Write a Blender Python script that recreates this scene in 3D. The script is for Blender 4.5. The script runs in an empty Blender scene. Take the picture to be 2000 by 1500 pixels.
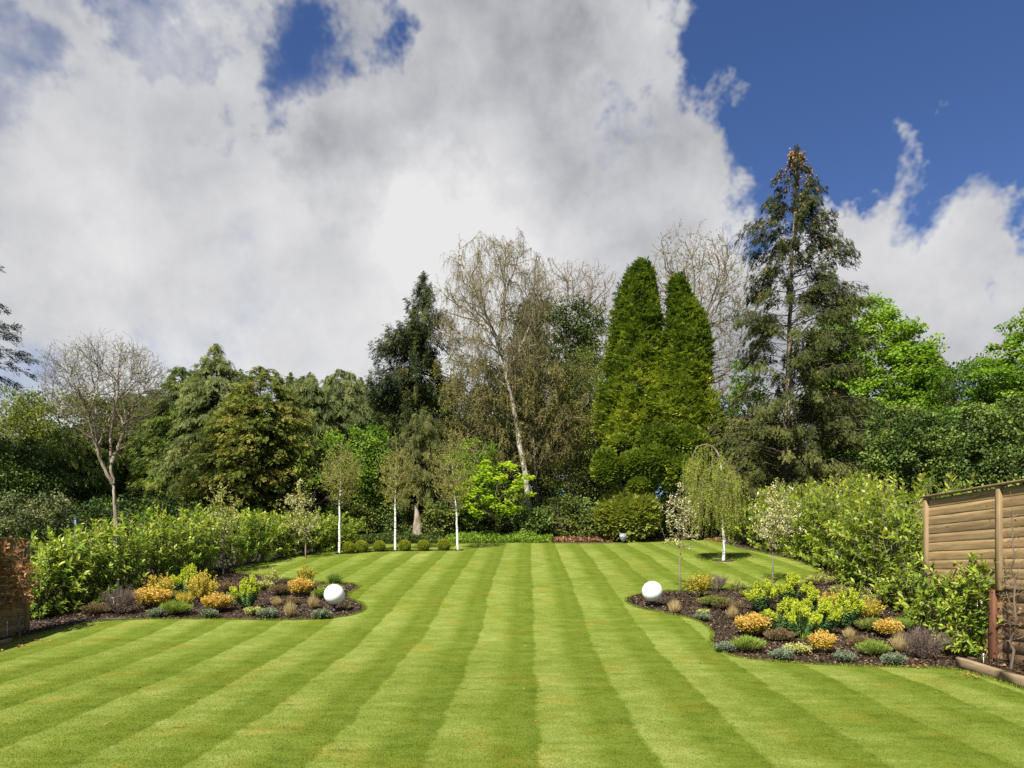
import bpy, bmesh, math
import numpy as np
from math import pi, sin, cos, radians

# ------------------------------------------------------------------ scene
sc = bpy.context.scene
COL = sc.collection
E, F, HZ, CX = 2.0, 1400.0, 1115.0, 1000.0     # eye height, focal length, horizon row, centre column
rng = np.random.default_rng(11)
U = rng.uniform
Nn = rng.normal

# ground profile: a gentle lawn, a bank in the middle distance, then woodland
_d = np.array([-60, 0, 7.5, 12.6, 15, 17, 19, 21.7, 27, 30, 33.9, 37, 39, 42, 50, 80, 400.])
_z = np.array([-2.3, -2.2, -2.0, -1.68, -1.47, -1.2, -.86, -.42, .30, .70, 1.13, 1.56, 1.80, 1.95, 2.1, 2.4, 4.]) + E
GY = np.linspace(-60, 400, 4601)
_g = np.interp(GY, _d, _z)
_k = np.exp(-np.linspace(-2.2, 2.2, 31) ** 2); _k /= _k.sum()
GZ = np.convolve(np.pad(_g, 15, mode='edge'), _k, mode='valid')
def gz(y): return np.interp(y, GY, GZ)
_yy = np.linspace(5, 60, 5501); _gg = (gz(_yy) - E) / _yy
def dist(py):
    k = (HZ - py) / F
    i = int(np.argmax(_gg >= min(k, float(_gg.max()) - 1e-4)))
    return float(_yy[i])
def at(px, py):
    d = dist(py); return np.array([(px - CX) / F * d, d, float(gz(d))])
def WP(px, py, d): return np.array([(px - CX) / F * d, d, E + (HZ - py) / F * d])

# ------------------------------------------------------------------ mesh building
def unit(v):
    return v / np.maximum(np.linalg.norm(v, axis=-1, keepdims=True), 1e-9)

class MB:
    def __init__(s): s.v = []; s.f = []; s.t = []; s.n = 0
    def add(s, v, f, t=None):
        v = np.asarray(v, dtype=np.float32).reshape(-1, 3); f = np.asarray(f, dtype=np.int64)
        s.v.append(v); s.f.append(f + s.n)
        s.t.append(np.full(len(v), .5, np.float32) if t is None else np.broadcast_to(np.asarray(t, np.float32), (len(v),)))
        s.n += len(v)
    def build(s, name, mat, parent=None, smooth=False):
        me = bpy.data.meshes.new(name)
        if s.n:
            v = np.concatenate(s.v); t = np.concatenate(s.t)
            loops = np.concatenate([f.ravel() for f in s.f])
            tot = np.concatenate([np.full(len(f), f.shape[1]) for f in s.f])
            st = np.concatenate([[0], np.cumsum(tot)[:-1]])
            me.vertices.add(len(v)); me.vertices.foreach_set('co', v.ravel())
            me.loops.add(len(loops)); me.loops.foreach_set('vertex_index', loops.astype(np.int32))
            me.polygons.add(len(tot)); me.polygons.foreach_set('loop_start', st.astype(np.int32))
            me.polygons.foreach_set('loop_total', tot.astype(np.int32))
            if smooth: me.polygons.foreach_set('use_smooth', np.ones(len(tot), bool))
            a = me.attributes.new('tint', 'FLOAT', 'POINT'); a.data.foreach_set('value', t)
            me.update(calc_edges=True)
        me.materials.append(mat)
        o = bpy.data.objects.new(name, me); COL.objects.link(o)
        if parent is not None: o.parent = parent
        return o

def _idx(n, k, pat):
    return (np.arange(n)[:, None] * k + np.array(pat)[None, :])
def diamonds(mb, P, D, S, L, Wd, t):
    L = np.broadcast_to(L, (len(P),))[:, None]; Wd = np.broadcast_to(Wd, (len(P),))[:, None]
    v = np.stack([P, P + D * L * .5 + S * Wd, P + D * L, P + D * L * .5 - S * Wd], 1)
    mb.add(v, _idx(len(P), 4, [0, 1, 2, 3]), np.repeat(np.broadcast_to(t, (len(P),)), 4))
def folded(mb, P, D, S, L, Wd, t, fold=.35, curl=.15):
    n = len(P); L = np.broadcast_to(L, (n,))[:, None]; Wd = np.broadcast_to(Wd, (n,))[:, None]
    N = np.cross(S, D)
    tip = P + D * L - N * L * curl
    v = np.stack([P, P + D * L * .5 + S * Wd, tip, P + D * L * .5 - S * Wd, P + D * L * .5 - N * Wd * fold], 1)
    t = np.repeat(np.broadcast_to(t, (n,)), 5)
    mb.add(v, np.concatenate([_idx(n, 5, [0, 4, 2, 1]), _idx(n, 5, [0, 3, 2, 4])]), t)
def perp(D, flat=.0):
    R = Nn(size=D.shape); R[:, 2] *= (1 - flat)
    return unit(np.cross(D, unit(R)) if flat == 0 else R - D * (R * D).sum(-1, keepdims=True))
def rdir(n, up=0., flat=1.):
    v = Nn(size=(n, 3)); v[:, 2] = v[:, 2] * flat + up
    return unit(v)
def tubes(mb, C, R, sides=4, t=.5):
    C = np.asarray(C, float); R = np.asarray(R, float)
    if C.ndim == 2: C = C[None]; R = R[None]
    N, m, _ = C.shape
    T = unit(np.gradient(C, axis=1))
    a = unit(np.cross(T, np.array([.31, .17, 1.]) + 0 * T)); b = np.cross(T, a)
    ang = np.arange(sides) * 2 * pi / sides
    V = C[:, :, None, :] + R[:, :, None, None] * (a[:, :, None, :] * np.cos(ang)[None, None, :, None] + b[:, :, None, :] * np.sin(ang)[None, None, :, None])
    i, j, k = np.meshgrid(np.arange(N), np.arange(m - 1), np.arange(sides), indexing='ij')
    k2 = (k + 1) % sides
    base = lambda i, j, k: (i * m + j) * sides + k
    f = np.stack([base(i, j, k), base(i, j, k2), base(i, j + 1, k2), base(i, j + 1, k)], -1).reshape(-1, 4)
    tt = t if np.ndim(t) == 0 else np.repeat(np.asarray(t), m * sides)
    mb.add(V.reshape(-1, 3), f, tt)
def tube1(mb, pts, r0, r1, sides=8, n=None, t=.5, wob=0.):
    pts = np.array(pts, float)
    n = n or max(2, len(pts) * 4)
    s = np.concatenate([[0], np.cumsum(np.linalg.norm(np.diff(pts, axis=0), axis=1))]); s /= s[-1]
    q = np.linspace(0, 1, n)
    C = np.stack([np.interp(q, s, pts[:, k]) for k in range(3)], 1)
    ker = np.array([.25, .5, .25])
    for _ in range(2):
        C[1:-1] = C[:-2] * .25 + C[1:-1] * .5 + C[2:] * .25
    if wob: C[1:-1] += Nn(size=(n - 2, 3)) * wob
    R = r0 + (r1 - r0) * q ** .8
    tubes(mb, C, R, sides, t)
    return C, R
def boxm(mb, c, s, rz=0., t=.5, bev=0.):
    c = np.array(c, float); h = np.array(s, float) / 2
    if bev:
        vs = []
        b = bev
        for sx in (-1, 1):
            for sy in (-1, 1):
                for sz in (-1, 1):
                    for ax in range(3):
                        q = np.array([sx, sy, sz]) * h; k = np.array([sx, sy, sz]) * b; k[ax] = 0
                        vs.append(q - k * 1.0)
        bm = bmesh.new()
        for q in vs: bm.verts.new(q)
        r = bmesh.ops.convex_hull(bm, input=bm.verts)
        bm.verts.ensure_lookup_table(); bm.verts.index_update()
        v = np.array([x.co[:] for x in bm.verts]); fs = [[x.index for x in f.verts] for f in bm.faces]; bm.free()
        R = np.array([[cos(rz), -sin(rz), 0], [sin(rz), cos(rz), 0], [0, 0, 1]])
        v = v @ R.T + c
        n0 = mb.n; mb.add(v, np.array([f for f in fs if len(f) == 3]), t)
        q4 = [f for f in fs if len(f) == 4]
        if q4: mb.f.append(np.array(q4) + n0)
        return
    v = np.array([[x, y, z] for x in (-1, 1) for y in (-1, 1) for z in (-1, 1)], float) * h
    R = np.array([[cos(rz), -sin(rz), 0], [sin(rz), cos(rz), 0], [0, 0, 1]])
    v = v @ R.T + c
    mb.add(v, [[0, 1, 3, 2], [4, 6, 7, 5], [0, 4, 5, 1], [2, 3, 7, 6], [0, 2, 6, 4], [1, 5, 7, 3]], t)
def lathe(mb, prof, n=24, c=(0, 0, 0), t=.5):
    prof = np.array(prof, float); m = len(prof); a = np.arange(n) * 2 * pi / n
    v = np.stack([prof[:, 0, None] * np.cos(a), prof[:, 0, None] * np.sin(a), np.repeat(prof[:, 1, None], n, 1)], -1) + np.array(c)
    f = [[j * n + k, j * n + (k + 1) % n, (j + 1) * n + (k + 1) % n, (j + 1) * n + k] for j in range(m - 1) for k in range(n)]
    mb.add(v.reshape(-1, 3), f, t)
_ph = rng.uniform(0, 6.28, (12,)); _dr = unit(rng.normal(size=(12, 3)))
def lump(P, s=1.):
    r = 0
    for i in range(12):
        r = r + np.sin((P @ _dr[i]) * s * (1 + .35 * (i % 4)) + _ph[i])
    return r / 6.

# ------------------------------------------------------------------ objects
def tag(o, label=None, cat=None, group=None, kind=None):
    if label: o['label'] = label
    if cat: o['category'] = cat
    if group: o['group'] = group
    if kind: o['kind'] = kind
    return o
def empty(name, loc, label, cat, group=None):
    o = bpy.data.objects.new(name, None); COL.objects.link(o)
    o.empty_display_size = .2; o.location = [float(x) for x in loc]
    return tag(o, label, cat, group)
def thing(name, label, cat, loc, parts, group=None, kids=None):
    """parts: (part name, MB in world coordinates, material, smooth)"""
    o = empty(name, loc, label, cat, group)
    res = {}
    for p in parts:
        nm, mb, mat = p[:3]
        if not mb.n: continue
        mb.v = [v - np.array(loc, np.float32) for v in mb.v]
        par = o
        if len(p) > 4 and p[4]: par = res[p[4]]
        res[nm] = mb.build(nm, mat, par, p[3] if len(p) > 3 else False)
    return o
def dup(root, loc, rz, scale, label, group=None):
    r = root.copy(); COL.objects.link(r); r.location = [float(x) for x in loc]; r.rotation_euler = (0, 0, rz)
    r.scale = (scale,) * 3 if np.ndim(scale) == 0 else [float(s) for s in scale]
    r['label'] = label
    if group: r['group'] = group
    for ch in list(root.children):
        c = ch.copy(); COL.objects.link(c); c.parent = r
        for g in list(ch.children):
            e = g.copy(); COL.objects.link(e); e.parent = c
    return r

# ------------------------------------------------------------------ materials
def newmat(name):
    m = bpy.data.materials.new(name); m.use_nodes = True
    nt = m.node_tree
    for n in list(nt.nodes): nt.nodes.remove(n)
    return m, nt, nt.nodes, nt.links
def ramp(nd, cols, pos=None, interp='LINEAR'):
    r = nd.new('ShaderNodeValToRGB'); r.color_ramp.interpolation = interp
    e = r.color_ramp.elements
    pos = pos or [i / (len(cols) - 1) for i in range(len(cols))]
    while len(e) < len(cols): e.new(.5)
    for i, c in enumerate(cols): e[i].position = pos[i]; e[i].color = (*c, 1)
    return r
def srgb(r, g, b, k=1.):
    f = lambda c: ((c / 255 + .055) / 1.055) ** 2.4 if c > 10 else c / 255 / 12.92
    return (f(r) * k, f(g) * k, f(b) * k)
def leafmat(name, cols, trans=.3, rough=.6, spec=.12, noise=.9, tcol=1.25, gain=1.0):
    cols = [tuple(min(.9, c * g * gain * 1.1) for c, g in zip(col, (1.08, 1.0, .85))) for col in cols]
    m, nt, nd, lk = newmat(name)
    at_ = nd.new('ShaderNodeAttribute'); at_.attribute_name = 'tint'
    geo = nd.new('ShaderNodeNewGeometry')
    nz = nd.new('ShaderNodeTexNoise'); nz.inputs['Scale'].default_value = noise; nz.inputs['Detail'].default_value = 2
    lk.new(geo.outputs['Position'], nz.inputs['Vector'])
    ma = nd.new('ShaderNodeMath'); ma.operation = 'MULTIPLY_ADD'; ma.inputs[1].default_value = .9; ma.inputs[2].default_value = -.45
    lk.new(nz.outputs['Fac'], ma.inputs[0])
    ad = nd.new('ShaderNodeMath'); ad.operation = 'ADD'; ad.use_clamp = True
    lk.new(ma.outputs[0], ad.inputs[0]); lk.new(at_.outputs['Fac'], ad.inputs[1])
    r = ramp(nd, cols); lk.new(ad.outputs[0], r.inputs['Fac'])
    p = nd.new('ShaderNodeBsdfPrincipled'); p.inputs['Roughness'].default_value = rough
    p.inputs['Specular IOR Level'].default_value = spec
    lk.new(r.outputs['Color'], p.inputs['Base Color'])
    tr = nd.new('ShaderNodeBsdfTranslucent')
    mc = nd.new('ShaderNodeMix'); mc.data_type = 'RGBA'; mc.blend_type = 'MULTIPLY'; mc.inputs[0].default_value = 1
    mc.inputs[7].default_value = (tcol * 1.05, tcol * 1.1, tcol * .6, 1)
    lk.new(r.outputs['Color'], mc.inputs[6]); lk.new(mc.outputs[2], tr.inputs['Color'])
    mx = nd.new('ShaderNodeMixShader'); mx.inputs[0].default_value = trans
    lk.new(p.outputs[0], mx.inputs[1]); lk.new(tr.outputs[0], mx.inputs[2])
    out = nd.new('ShaderNodeOutputMaterial'); lk.new(mx.outputs[0], out.inputs[0])
    return m
def barkmat(name, cols, scale=6., zs=.25, rough=.9, bump=.4):
    m, nt, nd, lk = newmat(name)
    tc = nd.new('ShaderNodeNewGeometry')
    mp = nd.new('ShaderNodeMapping'); mp.inputs['Scale'].default_value = (scale, scale, scale * zs)
    lk.new(tc.outputs['Position'], mp.inputs['Vector'])
    nz = nd.new('ShaderNodeTexNoise'); nz.inputs['Scale'].default_value = 1; nz.inputs['Detail'].default_value = 5
    lk.new(mp.outputs[0], nz.inputs['Vector'])
    r = ramp(nd, cols, [.3 + .4 * i / (len(cols) - 1) for i in range(len(cols))]); lk.new(nz.outputs['Fac'], r.inputs['Fac'])
    p = nd.new('ShaderNodeBsdfPrincipled'); p.inputs['Roughness'].default_value = rough; p.inputs['Specular IOR Level'].default_value = .2
    lk.new(r.outputs['Color'], p.inputs['Base Color'])
    b = nd.new('ShaderNodeBump'); b.inputs['Strength'].default_value = bump; b.inputs['Distance'].default_value = .02
    lk.new(nz.outputs['Fac'], b.inputs['Height']); lk.new(b.outputs[0], p.inputs['Normal'])
    out = nd.new('ShaderNodeOutputMaterial'); lk.new(p.outputs[0], out.inputs[0])
    return m
def plain(name, col, rough=.5, spec=.5, bump=0, nscale=30, var=.15):
    m, nt, nd, lk = newmat(name)
    geo = nd.new('ShaderNodeTexCoord')
    nz = nd.new('ShaderNodeTexNoise'); nz.inputs['Scale'].default_value = nscale; nz.inputs['Detail'].default_value = 3
    lk.new(geo.outputs['Object'], nz.inputs['Vector'])
    r = ramp(nd, [tuple(c * (1 - var) for c in col), tuple(min(1, c * (1 + var)) for c in col)], [.3, .7])
    lk.new(nz.outputs['Fac'], r.inputs['Fac'])
    p = nd.new('ShaderNodeBsdfPrincipled'); p.inputs['Roughness'].default_value = rough; p.inputs['Specular IOR Level'].default_value = spec
    lk.new(r.outputs['Color'], p.inputs['Base Color'])
    if bump:
        b = nd.new('ShaderNodeBump'); b.inputs['Strength'].default_value = bump; b.inputs['Distance'].default_value = .01
        lk.new(nz.outputs['Fac'], b.inputs['Height']); lk.new(b.outputs[0], p.inputs['Normal'])
    out = nd.new('ShaderNodeOutputMaterial'); lk.new(p.outputs[0], out.inputs[0])
    return m

M = {}
# foliage: dark, mid, light of each kind (real leaf albedos)
M['cypress_olive'] = leafmat('cypress_olive', [(.024, .044, .010), (.070, .098, .020), (.19, .18, .045)], gain=1.4)
M['cypress_green'] = leafmat('cypress_green', [(.024, .046, .012), (.065, .10, .022), (.15, .175, .045)], gain=1.5)
M['cypress_blue'] = leafmat('cypress_blue', [(.030, .048, .018), (.075, .10, .035), (.16, .175, .07)], gain=1.45)
M['thuja'] = leafmat('thuja', [(.024, .046, .009), (.085, .130, .018), (.26, .29, .05)], gain=1.4)
M['spruce_dark'] = leafmat('spruce_dark', [(.012, .024, .010), (.032, .048, .016), (.095, .095, .03)], trans=.15, gain=1.4)
M['spruce_olive'] = leafmat('spruce_olive', [(.018, .027, .008), (.056, .070, .019), (.145, .150, .052)], trans=.2, gain=1.15)
M['fir_dark'] = leafmat('fir_dark', [(.008, .018, .012), (.018, .034, .020), (.04, .06, .035)], trans=.1)
M['ivy'] = leafmat('ivy', [(.012, .026, .007), (.035, .058, .014), (.12, .14, .035)], trans=.2, rough=.5, gain=1.4)
M['brown_leaf'] = leafmat('brown_leaf', [(.045, .062, .014), (.108, .138, .030), (.25, .26, .075)], trans=.35, gain=1.3)
M['birch_leaf'] = leafmat('birch_leaf', [(.07, .085, .02), (.16, .17, .04), (.29, .27, .09)], trans=.4)
M['young_birch'] = leafmat('young_birch', [(.12, .15, .03), (.25, .28, .06), (.42, .43, .13)], trans=.45)
M['weep_leaf'] = leafmat('weep_leaf', [(.13, .19, .02), (.27, .34, .05), (.45, .50, .12)], trans=.5, noise=3)
M['bright'] = leafmat('bright', [(.07, .14, .015), (.16, .28, .03), (.31, .42, .08)], trans=.45)
M['fresh'] = leafmat('fresh', [(.05, .11, .012), (.12, .22, .025), (.25, .36, .05)], trans=.4)
M['lime'] = leafmat('lime', [(.14, .25, .015), (.28, .42, .03), (.45, .55, .06)], trans=.45)
M['holly'] = leafmat('holly', [(.010, .024, .006), (.034, .064, .012), (.12, .17, .04)], trans=.15, rough=.5, spec=.2, gain=1.5)
M['rhodo'] = leafmat('rhodo', [(.018, .036, .012), (.05, .075, .026), (.19, .20, .10)], trans=.15, rough=.5, spec=.2, gain=1.3)
M['laurel'] = leafmat('laurel', [(.06, .13, .014), (.17, .275, .03), (.40, .45, .08)], trans=.35, rough=.42, spec=.3, noise=1.6)
M['laurel_yellow'] = leafmat('laurel_yellow', [(.06, .125, .014), (.17, .265, .028), (.40, .44, .07)], trans=.4, rough=.42, spec=.3, noise=1.6)
M['box'] = leafmat('box', [(.07, .10, .01), (.20, .24, .02), (.42, .42, .06)], trans=.35, noise=5)
M['juniper'] = leafmat('juniper', [(.03, .055, .012), (.085, .12, .025), (.20, .23, .05)], gain=1.35)
M['orange_leaf'] = leafmat('orange_leaf', [(.26, .24, .03), (.48, .38, .06), (.66, .44, .22)], trans=.35, noise=9)
M['yellow_leaf'] = leafmat('yellow_leaf', [(.20, .22, .03), (.42, .36, .05), (.62, .52, .12)], trans=.35, noise=6)
M['euph_leaf'] = leafmat('euph_leaf', [(.03, .085, .035), (.085, .18, .075), (.17, .29, .12)], trans=.25, noise=5, gain=1.15)
M['euph_flower'] = leafmat('euph_flower', [(.20, .29, .02), (.38, .47, .04), (.60, .64, .11)], trans=.35, noise=7)
M['heath'] = leafmat('heath', [(.05, .10, .012), (.12, .20, .03), (.24, .30, .07)], trans=.25, noise=6, gain=1.3)
M['heath_brown'] = leafmat('heath_brown', [(.06, .05, .025), (.13, .10, .05), (.22, .16, .09)], trans=.2, noise=6)
M['blue_green'] = leafmat('blue_green', [(.05, .085, .055), (.12, .17, .12), (.25, .30, .22)], trans=.2, noise=9)
M['pale_green'] = leafmat('pale_green', [(.16, .20, .06), (.32, .36, .12), (.52, .52, .22)], trans=.3, noise=9)
M['straw'] = leafmat('straw', [(.20, .17, .08), (.38, .32, .18), (.55, .48, .30)], trans=.3, noise=9)
M['grass_tuft'] = leafmat('grass_tuft', [(.06, .12, .02), (.13, .22, .05), (.24, .33, .09)], trans=.3)
M['dead_leaf'] = leafmat('dead_leaf', [(.12, .06, .03), (.26, .14, .07), (.42, .26, .14)], trans=.3, noise=9)
M['blossom'] = leafmat('blossom', [(.42, .38, .30), (.64, .60, .50), (.80, .77, .70)], trans=.3, noise=9)
M['bluebell'] = leafmat('bluebell', [(.10, .09, .35), (.18, .16, .5), (.3, .28, .6)], trans=.2, noise=9)
M['cone'] = leafmat('cone', [(.11, .055, .025), (.21, .11, .05), (.34, .20, .10)], trans=.05, rough=.7)
M['bark'] = barkmat('bark', [(.06, .045, .032), (.14, .11, .08), (.24, .20, .16)])
M['bark_dark'] = barkmat('bark_dark', [(.03, .024, .018), (.07, .055, .042), (.12, .10, .08)])
M['bark_tan'] = barkmat('bark_tan', [(.11, .085, .055), (.23, .19, .135), (.38, .33, .25)])
M['twig_brown'] = barkmat('twig_brown', [(.12, .085, .055), (.21, .16, .105), (.33, .27, .18)])
M['twig_purple'] = barkmat('twig_purple', [(.09, .065, .05), (.165, .125, .10), (.26, .20, .165)])
M['birch_bark'] = barkmat('birch_bark', [(.08, .07, .05), (.30, .27, .21), (.55, .51, .43)], scale=5, zs=.9)
M['white_bark'] = barkmat('white_bark', [(.16, .13, .11), (.66, .62, .58), (.82, .80, .77)], scale=7, zs=2.6, bump=.1)
# ------------------------------------------------------------------ sky
def build_sky(sun_az, sun_el):
    w = bpy.data.worlds.new("World"); sc.world = w; w.use_nodes = True
    nt = w.node_tree; nd, lk = nt.nodes, nt.links
    for n in list(nd): nd.remove(n)
    sky = nd.new('ShaderNodeTexSky'); sky.sky_type = 'NISHITA'; sky.sun_disc = False
    sky.sun_elevation = sun_el; sky.sun_rotation = sun_az; sky.air_density = .9; sky.dust_density = .2; sky.ozone_density = 3.5
    hs = nd.new('ShaderNodeHueSaturation'); hs.inputs['Saturation'].default_value = 1.15; hs.inputs['Value'].default_value = .55; hs.inputs['Hue'].default_value = .512
    lk.new(sky.outputs[0], hs.inputs['Color'])
    tc = nd.new('ShaderNodeTexCoord')
    def math_(op, a, b=None, c=None, clamp=False):
        n = nd.new('ShaderNodeMath'); n.operation = op; n.use_clamp = clamp
        for i, x in enumerate((a, b, c)):
            if x is None: continue
            if isinstance(x, (int, float)): n.inputs[i].default_value = x
            else: lk.new(x, n.inputs[i])
        return n.outputs[0]
    def noise(vec, scale, detail=8, rough=.6, dist=0., off=(0, 0, 0)):
        mp = nd.new('ShaderNodeMapping'); mp.inputs['Location'].default_value = off; lk.new(vec, mp.inputs['Vector'])
        n = nd.new('ShaderNodeTexNoise'); n.inputs['Scale'].default_value = scale; n.inputs['Detail'].default_value = detail
        n.inputs['Roughness'].default_value = rough; n.inputs['Distortion'].default_value = dist
        lk.new(mp.outputs[0], n.inputs['Vector']); return n
    D = tc.outputs['Generated']
    # the cloud cover is laid out by compass direction; each direction is warped by turbulence so that edges fray
    wn = noise(D, 3.2, 6, .62)
    sub = nd.new('ShaderNodeVectorMath'); sub.operation = 'SUBTRACT'; lk.new(wn.outputs['Color'], sub.inputs[0]); sub.inputs[1].default_value = (.5, .5, .5)
    scl = nd.new('ShaderNodeVectorMath'); scl.operation = 'SCALE'; lk.new(sub.outputs[0], scl.inputs[0]); scl.inputs['Scale'].default_value = .66
    wd = nd.new('ShaderNodeVectorMath'); wd.operation = 'ADD'; lk.new(D, wd.inputs[0]); lk.new(scl.outputs[0], wd.inputs[1])
    nrm = nd.new('ShaderNodeVectorMath'); nrm.operation = 'NORMALIZE'; lk.new(wd.outputs[0], nrm.inputs[0])
    def lobe(px, py, inner, outer, amt):
        v = unit(np.array([(px - CX) / F, 1., (HZ - py) / F]))
        d = nd.new('ShaderNodeVectorMath'); d.operation = 'DOT_PRODUCT'; lk.new(nrm.outputs[0], d.inputs[0]); d.inputs[1].default_value = v
        mr = nd.new('ShaderNodeMapRange'); mr.interpolation_type = 'SMOOTHSTEP'; lk.new(d.outputs['Value'], mr.inputs['Value'])
        mr.inputs['From Min'].default_value = cos(radians(outer)); mr.inputs['From Max'].default_value = cos(radians(inner))
        mr.inputs['To Min'].default_value = 0; mr.inputs['To Max'].default_value = amt
        return mr.outputs[0]
    base = noise(D, 5.5, 9, .58, .3, (3.1, 1.7, .4))
    cov = math_('MULTIPLY_ADD', base.outputs['Fac'], 1.9, -.34)
    for a in SKY_LOBES: cov = math_('ADD', cov, lobe(*a))
    cmr = nd.new('ShaderNodeMapRange'); cmr.interpolation_type = 'SMOOTHSTEP'; lk.new(cov, cmr.inputs['Value'])
    cmr.inputs['From Min'].default_value = .30; cmr.inputs['From Max'].default_value = 1.22
    # cloud brightness: thick grey bellies, bright lit heads
    sh = noise(D, 4.2, 7, .55, .25, (.4, 5.2, 2.2))
    sh2 = noise(D, 13., 6, .6, .2, (7.4, 2.2, 1.2))
    shade = math_('ADD', math_('MULTIPLY_ADD', sh.outputs['Fac'], .82, -.05), math_('MULTIPLY', sh2.outputs['Fac'], .28))
    for a in SHADE_LOBES: shade = math_('ADD', shade, lobe(*a))
    cr = ramp(nd, [(1.45, 1.5, 1.64), (2.1, 2.14, 2.28), (2.85, 2.87, 2.97), (3.75, 3.75, 3.77)], [.28, .43, .60, .82]); lk.new(shade, cr.inputs['Fac'])
    mx = nd.new('ShaderNodeMix'); mx.data_type = 'RGBA'; lk.new(cmr.outputs[0], mx.inputs[0]); lk.new(hs.outputs[0], mx.inputs[6]); lk.new(cr.outputs[0], mx.inputs[7])
    bg = nd.new('ShaderNodeBackground'); bg.inputs['Strength'].default_value = .1; lk.new(mx.outputs[2], bg.inputs['Color'])
    out = nd.new('ShaderNodeOutputWorld'); lk.new(bg.outputs[0], out.inputs[0])

# (px, py, inner deg, outer deg, amount): + cloud, - blue sky
SKY_LOBES = [(1690, 60, 4, 13.5, -1.2), (1480, 330, 1, 6, -.4), (1960, 280, 3, 10, -1.1), (1830, 20, 4, 16, -.8), (1230, 330, 3, 10, .3), (1440, 130, 0, 7, .72), (1730, 230, 0, 6, .62), (1620, 10, 0, 6, .55), (230, 90, 1, 6, .25),
             (590, 20, .5, 6, -.85), (300, 50, 0, 4.5, -.75), (-20, 70, 1, 6, -.55), (1330, 70, 1, 6, -.45), (1900, 570, 0, 4.5, -1.0), (1110, 290, 0, 5, -.25),
             (430, 420, 10, 34, .55), (1030, 350, 6, 20, .35), (1710, 400, 3, 9, 1.6), (1660, 590, 3, 13, 1.2), (1930, 680, 2, 8, .9), (1010, 40, 3, 13, .4), (130, 180, 4, 14, .25), (1370, 560, 3, 10, .6)]
SHADE_LOBES = [(980, 60, 2, 16, -.20), (1230, 340, 4, 15, .10), (150, 340, 2, 12, -.12), (450, 600, 6, 30, .27), (1000, 500, 3, 14, .08), (1330, 190, 1, 8, .12), (1800, 430, 2, 12, .14), (760, 370, 1, 7, -.14),
               (200, 170, 2, 10, .12), (200, 10, 2, 12, -.14), (1980, 680, 2, 9, .1)]

SUN_DIR = unit(np.array([-.44, -.80, 1.03]))
sun_el = math.asin(SUN_DIR[2]); sun_az = math.atan2(SUN_DIR[0], SUN_DIR[1])
build_sky(sun_az, sun_el)
L = bpy.data.lights.new('sun', 'SUN'); L.energy = 4.6; L.angle = radians(.5); L.color = (1, .95, .86)
so = bpy.data.objects.new('sun', L); COL.objects.link(so); so.location = (-30, -20, 40)
import mathutils
so.rotation_euler = mathutils.Vector(SUN_DIR).to_track_quat('Z', 'Y').to_euler()

cam = bpy.data.cameras.new('camera'); co = bpy.data.objects.new('camera', cam); COL.objects.link(co)
co.location = (0, 0, E); co.rotation_euler = (radians(90), 0, 0)
cam.sensor_width = 36; cam.lens = 36 * F / 2000; cam.shift_y = (HZ - 750) / 2000; cam.clip_end = 2000; cam.clip_start = .05
sc.camera = co
sc.view_settings.view_transform = 'Standard'; sc.view_settings.look = 'None'; sc.view_settings.gamma = 1
sc.view_settings.exposure = 1.12
sc.cycles.max_bounces = 6; sc.cycles.transparent_max_bounces = 4; sc.cycles.diffuse_bounces = 3; sc.cycles.glossy_bounces = 2
sc.cycles.use_denoising = False

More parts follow.
